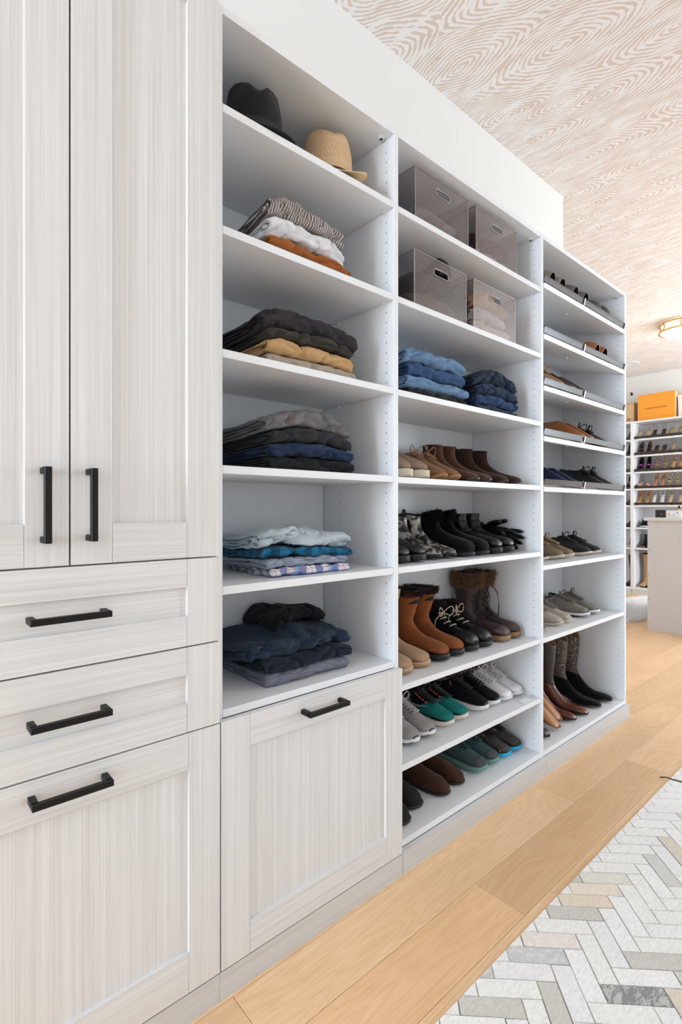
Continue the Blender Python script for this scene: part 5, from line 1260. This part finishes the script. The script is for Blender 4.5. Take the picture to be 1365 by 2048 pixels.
# ------------------------------------------------------------------ far shoe wall
FX = 7.68
far = thing('shoe_cabinet', 'tall white open shoe cabinet with dark fence rails on the far wall', 'shelving unit', (7.86, 1.2, 0))
FW = plain('white_far_laminate', rgb(236, 234, 234), 0.45)
for y0, y1 in ((0.615, 0.634), (1.548, 1.592), (2.205, 2.224)): box('side_panel', (FX, y0, 0), (8.035, y1, 2.351), FW, far, 0.001)
DARKRAIL = plain('dark_brown_rail', rgb(46, 36, 37), 0.35)
ZF = (2.105, 1.885, 1.660, 1.432, 1.207); ZFL = (0.905, 0.628)
for y0, y1 in ((0.634, 1.548), (1.592, 2.205)):
    box('back_panel', (8.028, y0, 0.07), (8.035, y1, 2.33), FW, far); box('top_panel', (FX, y0, 2.33), (8.035, y1, 2.351), FW, far, 0.001)
    box('bottom_shelf', (FX, y0, 0.07), (8.027, y1, 0.091), FW, far, 0.001)
    box('plinth', (FX - 0.018, y0 - 0.019, 0), (FX, y1 + 0.019, 0.071), GRAIN_H, far, 0.001)
    for z in ZFL: box('shelf', (FX + 0.002, y0 + 0.001, z - 0.02), (8.027, y1 - 0.001, z), FW, far, 0.001)
    for z in ZF:
        bm = bmesh.new(); M = Matrix.Translation((FX, (y0 + y1) / 2, z)) @ Matrix.Rotation(-SL, 4, 'Y')
        bmesh.ops.create_cube(bm, size=1.0, matrix=M @ Matrix.Translation((0.168, 0, -0.0105)) @ Matrix.Diagonal((0.345, y1 - y0 - 0.003, 0.021, 1)))
        bmesh.ops.translate(bm, verts=bm.verts, vec=-far.location); me = bpy.data.meshes.new('slanted_shelf'); bm.to_mesh(me); bm.free(); me.materials.append(FW); link(bpy.data.objects.new('slanted_shelf', me), far)
        g = G(); q = G(); q.box((0.002, -(y1 - y0) / 2 + 0.006, 0.006), (0.006, (y1 - y0) / 2 - 0.006, 0.036))
        g.add([tuple(M @ Vector(p) - far.location) for p in q.v], q.f); g.build('fence_rail', DARKRAIL, far, False)
        for k in (-1, 0, 1):
            g = G(); q = G(); yc = k * ((y1 - y0) / 2 - 0.02); q.box((-0.003, yc - 0.005, 0), (0.002, yc + 0.005, 0.038)); g.add([tuple(M @ Vector(p) - far.location) for p in q.v], q.f); g.build('fence_clip', DARKRAIL, far, False)
def heel_shoe(t, kind, c, c2=None, L=0.195, h=0.085, inside=None):
    """high-heeled shoe; local +x is the toe. kind: pump, sandal, mule, wedge, wrap"""
    c2 = c2 or c; inside = inside or c2
    def zx(x): q = max(0, min(1, x / L / 0.66)); return h * (1 - q * q * (3 - 2 * q)) + 0.004
    W = [(0.0, 0.012), (0.03, 0.022), (0.15, 0.027), (0.4, 0.025), (0.62, 0.034), (0.74, 0.037), (0.86, 0.031), (0.95, 0.017), (1.0, 0.004)]
    def wx(x): return float(np.interp(x / L, [p[0] for p in W], [p[1] for p in W]))
    xs = [L * k / 18 for k in range(19)]
    g = G(); g.loft([[(x, -wx(x), zx(x)), (x, -wx(x), zx(x) + 0.005), (x, wx(x), zx(x) + 0.005), (x, wx(x), zx(x))] for x in xs]); g.build('footbed', inside, t)
    if kind == 'wedge':
        g = G(); g.loft([[(x, -wx(x) * .96, 0), (x, -wx(x) * .98, zx(x)), (x, wx(x) * .98, zx(x)), (x, wx(x) * .96, 0)] for x in xs]); g.build('wedge_heel', c2, t, False)
    else:
        g = G(); g.loft([[(0.012 + r * .8 * math.cos(2 * PI * k / 8) + 0.006 * (1 - f), r * math.sin(2 * PI * k / 8), zx(0.012) * f) for k in range(8)] for f, r in ((0, 0.005), (0.5, 0.0065), (0.85, 0.011), (1, 0.018))]); g.build('heel', c, t)
    def band(x0, x1, hgt, m, name='strap', n=10, th=0.0):
        g = G(); rows = []
        for x, k in ((x0, 0), ((x0 + x1) / 2, 1), (x1, 0)):
            rows.append([(x, (wx(x) + 0.002) * math.cos(PI * j / n), zx(x) + 0.002 + (hgt + 0.002 * k) * math.sin(PI * j / n)) for j in range(n + 1)])
        g.grid(rows); g.grid([[(p[0], p[1] * .96, p[2] - 0.0015) for p in r][::-1] for r in rows]); return g.build(name, m, t)
    def loop(z0, m, r=0.0022, x=0.02, rx=0.034, ry=0.028, tilt=0.3):
        g = G(); g.tube([(x + rx * math.cos(2 * PI * k / 18), ry * math.sin(2 * PI * k / 18), zx(0.02) + z0 + tilt * rx * math.cos(2 * PI * k / 18)) for k in range(18)], r, 5, closed=True)
        for sy in (-1, 1): g.tube([(x - 0.01, sy * ry * .95, zx(0.02) + z0), (0.012, sy * 0.018, zx(0.012) + 0.004)], r, 5)
        return g.build('ankle_strap', m, t)
    if kind in ('pump', 'pump_strap'):
        g = G(); per = []
        n = 40
        for k in range(n + 1):
            a = -PI * 0.80 + 2 * PI * 0.80 * k / n      # round the heel, open at the vamp
            f = abs(a) / (PI * 0.8); x = L * (0.66 * f ** 1.25); sy = 1 if a > 0 else -1
            w_ = wx(max(x, 0.0015)) * (1 if f > 0.12 else math.sin(f / 0.12 * PI / 2))
            v = 0.050 * (1 - f) ** 1.2 + 0.020 + 0.010 * max(0, f - 0.7)
            per.append([(x, sy * w_ * 1.02, zx(x)), (x - 0.003 * (1 - f), sy * w_ * (1.08 - 0.1 * (1 - f)), zx(x) + v)])
        g.grid(per); g.grid([[(q[0] + 0.002 * (1 if i < 5 else 0), q[1] * .94, q[2]) for q in p][::-1] for i, p in enumerate(per)])
        g.build('quarter', c, t)
        g = G(); rows = []
        for k in range(9):
            x = L * (0.62 + 0.38 * k / 8); hh = 0.032 * (1 - 0.72 * k / 8)
            rows.append([(x, wx(x) * 1.04 * math.cos(PI * j / 12), zx(x) + hh * math.sin(PI * j / 12) ** 0.8) for j in range(13)])
        g.grid([r[::-1] for r in rows]); g.build('vamp', c, t)
        if kind == 'pump_strap': band(L * .40, L * .47, 0.045, c2)
    if kind == 'sandal': band(L * .66, L * .74, 0.030, c); band(L * .80, L * .85, 0.024, c); band(L * .02, L * .10, 0.038, c, 'heel_counter'); loop(0.055, c)
    if kind == 'thong': band(L * .70, L * .76, 0.030, c); band(L * .50, L * .54, 0.034, c); loop(0.06, c, 0.0018, tilt=0.6)
    if kind == 'mule': band(L * .55, L * .86, 0.040, c, 'broad_band')
    if kind == 'wrap':
        for a, b, hh in ((.02, .12, .05), (.22, .31, .046), (.42, .52, .046), (.60, .72, .038), (.80, .88, .028)): band(L * a, L * b, hh, c)
        loop(0.075, c, 0.005, tilt=0.1)
    if kind == 'wedge': band(L * .55, L * .80, 0.036, c); band(L * .0, L * .16, 0.046, c, 'heel_counter'); loop(0.06, c, 0.003)
    if kind == 'bow': band(L * .68, L * .78, 0.034, c, 'bow_band'); band(L * .02, L * .08, 0.03, c, 'heel_counter')
    if kind == 'flower':
        band(L * .66, L * .76, 0.030, c); loop(0.055, c)
        R = random.Random(3); g = G()
        for k in range(26):
            p = Vector((0.02 + R.uniform(-.03, .05), R.choice((-1, 1)) * 0.028 + R.uniform(-.006, .006), zx(0.03) + R.uniform(.0, .07))); g.add([p + Vector((0.007 * math.cos(2 * PI * j / 5), 0.007 * math.sin(2 * PI * j / 5), 0.003 * (j % 2))) for j in range(5)] + [p + Vector((0, 0, 0.006))], [(j, (j + 1) % 5, 5) for j in range(5)] + [(4, 3, 2, 1, 0)])
        g.build('flower_trim', c, t, False)['label'] = 'white flower trim'
    return L
def hl(name, c, rough=0.4, metal=0.0): return plain(name, c, rough, metal)
NUDE = hl('nude_patent', rgb(206, 156, 124), 0.25); BEI = hl('beige_leather', rgb(206, 176, 140)); DBR = hl('dark_brown_strap', rgb(78, 48, 38)); GOLDL = hl('gold_leather', rgb(214, 182, 112), 0.3, 0.5); MBR = hl('brown_leather', rgb(104, 66, 48)); GREYB = hl('dark_insole', rgb(76, 64, 56)); SNK = SNAKE; BKS = hl('black_velvet', rgb(14, 13, 15), 0.8); MAG = hl('magenta_strap', rgb(206, 62, 176)); ROSE = hl('rose_gold', rgb(206, 160, 140), 0.25, 0.6); CORKW = plain('cork_wedge', rgb(206, 160, 112), 0.8, bump=0.5, bscale=120, var=0.2, vscale=120); PINK = hl('blush_pink', rgb(226, 176, 156)); CHAMP = hl('champagne_metallic', rgb(226, 210, 176), 0.22, 0.6); TANP = hl('tan_pump', rgb(212, 166, 118), 0.35); WHT = hl('white_satin', rgb(234, 230, 226), 0.5); PNUD = hl('pale_nude', rgb(220, 184, 152))
rows = [
 (ZF[0], (1.514, 1.413, 1.331, 1.228, 1.134, 1.031), [('sandal', BEI, BEI, 'strappy_sandal', 'beige strappy heeled sandal, far left on the top row'), ('thong', DBR, DBR, 'strappy_sandal', 'dark brown sandal with looped ankle strap, top row'), ('bow', GOLDL, GOLDL, 'heeled_sandal', 'gold heeled sandal with bow band, top row')], 0.075),
 (ZF[1], (1.490, 1.400, 1.308, 1.221, 1.118, 1.013), [('pump_strap', MBR, GREYB, 'heeled_shoe', 'brown heeled shoe with dark insole, left on the second row'), ('mule', MBR, DBR, 'heeled_sandal', 'brown heeled sandal with broad band, second row'), ('thong', SNK, BEI, 'strappy_sandal', 'snakeskin strappy sandal with high ankle loop, second row')], 0.080),
 (ZF[2], (1.494, 1.407, 1.305, 1.211, 1.108, 1.027), [('pump_strap', BKS, MAG, 'heeled_shoe', 'black heeled shoe with magenta strap, third row'), ('wrap', ROSE, BEI, 'strappy_sandal', 'rose gold and tan wrap sandal on high heel, third row'), ('wedge', CORKW, CORKW, 'wedge_sandal', 'tan cork wedge sandal on the third row')], 0.095),
 (ZF[3], (1.507, 1.415, 1.310, 1.231, 1.152, 1.069), [('mule', PINK, PINK, 'mule', 'blush pink heeled mule with broad band, fourth row'), ('pump', NUDE, PNUD, 'pump', 'nude patent pointed pump on the fourth row'), ('wrap', CHAMP, CHAMP, 'strappy_sandal', 'champagne metallic banded sandal, fourth row')], 0.095),
 (ZF[4], (1.504, 1.413, 1.335, 1.245, 1.140, 1.036), [('pump', TANP, TANP, 'pump', 'tan pump with open view into its insole, lowest fenced row'), ('flower', WHT, WHT, 'heeled_sandal', 'white heeled sandal with flower trim, lowest fenced row'), ('sandal', PNUD, PNUD, 'strappy_sandal', 'pale nude sandal with ankle strap, lowest fenced row')], 0.100)]
for zf, ys, kinds, h in rows:
    for k, (kind, c, c2, nm, lab) in enumerate(kinds):
        first = None
        for j in (0, 1):
            if first is None: first = o = thing(nm, '', 'heel', group='heels on the far fenced shelves'); heel_shoe(o, kind, c, c2, inside=BKS if c is BKS else None, h=h * (0.45 if kind == 'mule' and c is PINK else 1))
            else: o = copy_tree(first)
            o.scale.y = -0.88 if j else 0.88
            o['label'] = lab + (', left one' if j == 0 else ', right one')
            o.rotation_euler = (0, SL, PI + (0.05 if j else -0.05)); xt = FX + 0.012
            o.location = (xt + 0.195 * math.cos(SL), ys[2 * k + j], zf + 0.013 * math.tan(SL) + 0.195 * math.sin(SL) + 0.001)
# lower shelves: sneaker, ankle boots, tall boots
def place(t, L, x, y, z, a=PI): t.rotation_euler = (0, 0, a); t.location = (x - math.cos(a) * L, y - math.sin(a) * L, z + 0.0006)
def one(name, label, cat, mk, x, y, z, group=None, a=PI):
    t = thing(name, label, cat, group=group); L = mk(t); place(t, L, x, y, z, a); return t
def far_mark(s, t):
    for sy in (-1, 1): s.ribbon('side_mark', WHITER, t, [(0.30, sy * 1.35, 0.02), (0.42, sy * 1.75, 0.14), (0.5, sy * 1.85, 0.16), (0.6, sy * 1.5, 0.10), (0.70, sy * 1.0, 0.02)], 0.004)
one('black_sneaker', 'black sneaker with white curved side mark and white sole on the far shelf', 'sneaker', sneaker(BKN, WHITER, BLACE, 0.25, 0.02, None, extra=far_mark), 7.72, 1.44, 0.905, a=PI + 0.25)
mkb = ankle(BLKP, lea('tan_welt', rgb(166, 120, 84), 0.5), 0.245, 0.012, heel=0.03, plan='slim', zm=1.05)
one('ankle_boot', 'black leather ankle boot with pale sole, far shelf', 'boot', mkb, 7.715, 1.462, 0.628); one('ankle_boot', 'black ankle boot half hidden by the island edge', 'boot', mkb, 7.715, 1.375, 0.628)
SANDS = sue('sand', rgb(186, 148, 112))
one('tall_boot', 'sand suede tall boot on the bottom far shelf', 'boot', ankle(SANDS, DKSOLE, 0.25, 0.012, heel=0.02, keys=TALL(0.44, 0.042, 0.05), plan='slim'), 7.715, 1.462, 0.091)
one('tall_boot', 'lace-up sand tall boot beside the island edge, bottom far shelf', 'boot', ankle(SANDS, TANSOLE, 0.25, 0.014, heel=0.02, keys=TALL(0.44, 0.042, 0.05), plan='slim', extra=lambda s, t: s.laces(CORD, t, 0.05, 0.5, 12, r=0.002, bow=False)), 7.715, 1.365, 0.091)
# the sliver of the left bay
gl = 'dark shoes in the far left bay'
for z, nm, lab, kind, c, c2 in ((ZF[0], 'strappy_sandal', 'black strappy heel in the far left bay, top row', 'thong', BKS, GREYB), (ZF[1], 'heeled_shoe', 'black heeled shoe in the far left bay, second row', 'pump', BKS, GREYB), (ZF[2], 'strappy_sandal', 'black sandal with ankle loop in the far left bay, third row', 'sandal', BKS, BEI), (ZF[3], 'heeled_shoe', 'black shoe with tan insole in the far left bay, fourth row', 'pump_strap', BKS, BEI), (ZF[4], 'heeled_shoe', 'grey heeled shoe in the far left bay, fifth row', 'mule', GREYB, BEI)):
    o = thing(nm, lab, 'heel', group=gl); heel_shoe(o, kind, c, c2, h=0.085); o.rotation_euler = (0, SL, PI); o.location = (FX + 0.012 + 0.195 * math.cos(SL), 1.632, z + 0.195 * math.sin(SL) + 0.004)
one('ankle_boot', 'dark red-brown ankle boot in the far left bay', 'boot', ankle(lea('oxblood', rgb(72, 32, 30), 0.35), BLACKR, 0.245, 0.014, plan='slim', zm=1.2), 7.72, 1.64, 0.905, gl)
o = thing('pump', 'cream high-heeled boot in the far left bay', 'heel', group=gl); heel_shoe(o, 'pump', hl('cream_leather', rgb(222, 204, 180)), None, h=0.1); o.rotation_euler = (0, 0, PI); o.location = (7.72 + 0.195, 1.635, 0.629)
one('tall_boot', 'black tall boot at the bottom of the far left bay', 'boot', ankle(BLKP, BLACKR, 0.25, 0.014, keys=TALL(0.42, 0.045, 0.052), plan='slim'), 7.72, 1.645, 0.091, gl)

# boxes on top of the far cabinet
ORANGE = plain('orange_card', rgb(246, 158, 46), 0.55); PAGE = plain('cream_box_side', rgb(236, 222, 208), 0.6)
lb = thing('gift_box', 'large orange lidded box with dark lettering on the far cabinet', 'box', (7.83, 1.30, 2.3515))
def bx(name, lo, hi, m): 
    o = box(name, lo, hi, m, lb, 0.0015); return o
bx('lid_front', (7.745, 1.076, 2.3518), (7.765, 1.524, 2.707), ORANGE); bx('box_body', (7.7655, 1.082, 2.3525), (7.885, 1.518, 2.700), PAGE); bx('lid_back', (7.8855, 1.076, 2.3518), (7.905, 1.524, 2.707), ORANGE)
cu = bpy.data.curves.new('lettering', 'FONT'); cu.body = 'LOUIS VUITTON'; cu.align_x = 'CENTER'; cu.align_y = 'CENTER'; cu.size = 0.0315; cu.extrude = 0.0004; cu.space_character = 1.12
tmp = bpy.data.objects.new('lettering', cu); COL.objects.link(tmp)
bpy.context.view_layer.update(); me = bpy.data.meshes.new_from_object(tmp.evaluated_get(bpy.context.evaluated_depsgraph_get())); bpy.data.objects.remove(tmp); bpy.data.curves.remove(cu)
me.materials.clear(); me.materials.append(plain('dark_brown_print', rgb(70, 42, 20), 0.6)); me.name = 'lettering'
lt = link(bpy.data.objects.new('lettering', me), lb); lt.rotation_euler = (PI / 2, 0, -PI / 2); lt.location = Vector((7.7443, 1.303, 2.512)) - lb.location; lt['label'] = 'dark brown capital lettering'
kb = thing('cardboard_box', 'plain tan cardboard box left of the orange box', 'box', (7.87, 1.72, 2.3515))
TANC = plain('tan_card', rgb(208, 172, 132), 0.7)
box('box_body', (7.76, 1.578, 2.352), (7.97, 1.88, 2.600), TANC, kb, 0.002); box('lid', (7.757, 1.575, 2.6005), (7.973, 1.883, 2.634), plain('tan_card_lid', rgb(200, 162, 120), 0.7), kb, 0.002)
hk = G(); hk.tube([(7.752, 1.655, 2.400), (7.742, 1.655, 2.400), (7.742, 1.640, 2.398), (7.742, 1.612, 2.394)], 0.005, 6)
o = new_mesh('card_clasp', [tuple(Vector(v) - kb.location) for v in hk.v], hk.f, BLACKMETAL, kb); o['label'] = 'small black clasp'
wk = thing('wall_hook', 'small black hook on the far wall above the tan box', 'hook', (8.038, 1.70, 2.80))
g = G(); g.tube([(0, 0, 0), (-0.03, 0, 0), (-0.04, 0, 0.02)], 0.006, 6); g.box((-0.004, -0.012, -0.02), (0, 0.012, 0.02)); g.build('hook_arm', BLACKMETAL, wk)
sh = thing('cardboard_box', 'white carton right of the orange box on the far cabinet', 'box', (7.87, 0.95, 2.3515))
box('box_body', (7.80, 0.80, 2.352), (7.99, 1.055, 2.60), plain('white_card', rgb(236, 234, 232), 0.7), sh, 0.002); box('lid', (7.797, 0.797, 2.6005), (7.993, 1.058, 2.645), plain('white_card', rgb(236, 234, 232), 0.7), sh, 0.002)

# ------------------------------------------------------------------ island
GRE = plain('greige_panel', rgb(214, 214, 216), 0.5, var=0.03, vscale=4); TOP = plain('pale_stone_counter', rgb(226, 224, 222), 0.3, var=0.04, vscale=20)
isl = thing('island_cabinet', 'greige closet island with pale counter standing on the oak floor', 'island', (6.1, 0.06, 0))
box('end_panel', (5.472, -0.50, 0), (5.492, 0.664, 1.043), GRE, isl, 0.001); box('end_panel', (6.75, -0.50, 0), (6.77, 0.664, 1.043), GRE, isl, 0.001)
box('body', (5.4925, -0.48, 0.02), (6.7495, 0.645, 1.042), GRE, isl); box('back_panel', (5.4925, 0.646, 0), (6.7495, 0.664, 1.0425), GRE, isl, 0.001)
box('counter', (5.452, -0.53, 1.0435), (6.80, 0.690, 1.072), TOP, isl, 0.002)
for k in range(5):
    g = G(); z = 0.06 + 0.235 * k; g.add([(5.4715, 0.654 + 0.004 * math.cos(a * PI / 4), z + 0.004 * math.sin(a * PI / 4)) for a in range(8)], [tuple(range(8))]); g.v = [tuple(Vector(v) - isl.location) for v in g.v]; g.build('screw_cover', DARKHOLE, isl, False)
# things on the island
kb2 = thing('trinket_box', 'small black box with gold clasp on the island counter', 'box', (5.70, 0.615, 1.0725))
box('box_body', (5.665, 0.567, 1.0727), (5.735, 0.658, 1.146), plain('black_lacquer', rgb(16, 15, 17), 0.25), kb2, 0.003); box('strap', (5.6635, 0.618, 1.074), (5.6648, 0.626, 1.146), plain('black_ribbon2', rgb(40, 36, 38), 0.4), kb2)
box('clasp', (5.661, 0.600, 1.100), (5.6649, 0.608, 1.108), BRASS, kb2, 0.0008)['label'] = 'gold clasp'
cd = thing('picture_card', 'white printed card leaning on the island counter before the bottles', 'card', (5.60, 0.49, 1.0725))
box('card', (5.597, 0.415, 1.0728), (5.605, 0.540, 1.140), plain('white_card2', rgb(242, 242, 242), 0.5), cd, 0.0006)
for (yy, zz, w_, h_, c) in ((0.518, 1.112, 0.020, 0.012, rgb(236, 176, 120)), (0.515, 1.092, 0.022, 0.005, rgb(160, 180, 210)), (0.482, 1.104, 0.012, 0.016, rgb(240, 196, 196)), (0.480, 1.088, 0.010, 0.006, rgb(176, 176, 210)), (0.450, 1.122, 0.009, 0.010, rgb(60, 40, 60))):
    box('printed_spot', (5.5962, yy - w_ / 2, zz - h_ / 2), (5.5968, yy + w_ / 2, zz + h_ / 2), plain('print_%d' % int(yy * 1000), c, 0.6), cd)
def bottle(label, x, y, col, r=0.013, h=0.062):
    t = thing('perfume_bottle', label, 'bottle', (x, y, 1.0725), group='perfume bottles on the island')
    g = G(); n = 14; g.loft([[(q * math.cos(2 * PI * k / n), q * math.sin(2 * PI * k / n), z) for k in range(n)] for q, z in ((r * .9, 0), (r, .003), (r, h * .82), (r * .8, h * .93), (r * .42, h))]); g.build('glass_body', plain('glass_%s' % label[:6].strip(), col, 0.1, coat=0.5), t)
    g = G(); g.loft([[(q * math.cos(2 * PI * k / n), q * math.sin(2 * PI * k / n), z) for k in range(n)] for q, z in ((r * .55, h + .0003), (r * .58, h + .002), (r * .58, h + .026), (r * .5, h + .028))]); g.build('cap', BLACKMETAL, t)['label'] = 'black cap'
bottle('yellow perfume bottle with black cap behind the printed card', 5.64, 0.448, rgb(240, 196, 40), 0.013, 0.086)
bottle('pale perfume bottle with black cap at the right edge', 5.64, 0.408, rgb(238, 232, 214), 0.018, 0.075)

# ------------------------------------------------------------------ white fur rug by the far cabinet
fr = thing('fur_rug', 'fluffy white fur rug on the floor before the far cabinet', 'rug', (6.50, 1.15, 0))
R = random.Random(8); g = G(); n = 60
def frad(a): return 1 + 0.10 * math.sin(3 * a + 1) + 0.06 * math.sin(7 * a) + 0.03 * math.sin(13 * a)
pts = [(0.98 * frad(2 * PI * k / n) * math.cos(2 * PI * k / n), 0.36 * frad(2 * PI * k / n) * math.sin(2 * PI * k / n)) for k in range(n)]
g.loft([[(x, y, 0.001) for x, y in pts], [(x, y, 0.005) for x, y in pts], [(x * .94, y * .94, 0.014) for x, y in pts], [(x * .5, y * .5, 0.018) for x, y in pts], [(x * .02, y * .02, 0.018) for x, y in pts]])
WF = plain('white_fur', rgb(248, 247, 246), 0.9, var=0.03)
g.build('hide', WF, fr)
g = G()
for k in range(16000):
    a = R.uniform(0, 2 * PI); q = math.sqrt(R.random()) * 1.02; x, y = 0.98 * frad(a) * q * math.cos(a), 0.36 * frad(a) * q * math.sin(a)
    ln = R.uniform(0.03, 0.055); d = Vector((math.cos(a) * q + R.uniform(-.5, .5) - 0.2, math.sin(a) * q * .7 + R.uniform(-.5, .5), 0.75)).normalized(); sd = Vector((-d.y, d.x, 0)) * 0.0028
    p = Vector((x, y, 0.013 * (1 - 0.6 * max(0, q - .5)))); b = len(g.v); tip = p + d * ln; tip.z = max(tip.z, 0.004)
    g.v += [tuple(p - sd), tuple(p + sd), tuple(tip)]; g.uv += [(0, 0)] * 3; g.f.append((b, b + 1, b + 2)); g.m.append(0)
g.build('fur_pile', WF, fr)['kind'] = 'stuff'

# ------------------------------------------------------------------ ceiling lamp and downlight
lm = thing('ceiling_lamp', 'round brass flush ceiling lamp with white glass', 'lamp', (6.05, 0.53, 3.0455))
RL = 0.205; n = 56
for z in (-0.022, -0.098):
    g = G(); g.tube([(RL * math.cos(2 * PI * k / n), RL * math.sin(2 * PI * k / n), z) for k in range(n)], 0.0065, 8, closed=True); g.build('brass_ring', BRASS, lm)
for k in range(6):
    a = PI * 0.77 + 2 * PI * k / 6; g = G(); c = Vector((RL * math.cos(a), RL * math.sin(a), -0.060)); tx = Vector((-math.sin(a), math.cos(a), 0))
    g.tube([c + tx * (0.033 * math.cos(2 * PI * j / 20)) + Vector((0, 0, 0.032 * math.sin(2 * PI * j / 20))) for j in range(20)], 0.0045, 6, closed=True); g.build('brass_link', BRASS, lm)
g = G(); prof = [(0.16, 0.0), (0.186, -0.006), (0.190, -0.05), (0.194, -0.10), (0.17, -0.118), (0.12, -0.130), (0.06, -0.136), (0.004, -0.138)]
g.loft([[(q * math.cos(2 * PI * k / n), q * math.sin(2 * PI * k / n), z) for k in range(n)] for q, z in prof], caps=(False, True))
tm = NT('lit_white_glass'); tm.set(Roughness=0.3); tm.col(rgb(245, 240, 230)); tm.b.inputs['Emission Color'].default_value = (1.0, 0.93, 0.80, 1); tm.b.inputs['Emission Strength'].default_value = 0.6
g.build('glass_shade', tm.mat, lm)
pl = bpy.data.lights.new('lamp_light', 'POINT'); pl.energy = 6; pl.color = (1.0, 0.90, 0.70); pl.shadow_soft_size = 0.2
po = bpy.data.objects.new('lamp_light', pl); po.location = (6.05, 0.53, 2.70); COL.objects.link(po)
dl = thing('downlight', 'small round white recessed downlight in the far ceiling', 'lamp', (7.28, 1.45, 3.0455))
g = G(); g.loft([[(q * math.cos(2 * PI * k / 32), q * math.sin(2 * PI * k / 32), z) for k in range(32)] for q, z in ((0.10, 0.0), (0.10, -0.006), (0.075, -0.008), (0.07, -0.002))], caps=(False, False)); g.build('trim_ring', PLASTIC, dl)
g = G(); g.loft([[(q * math.cos(2 * PI * k / 32), q * math.sin(2 * PI * k / 32), z) for k in range(32)] for q, z in ((0.07, -0.002), (0.02, -0.0025))], caps=(False, True)); g.build('lens', PLASTIC, dl)
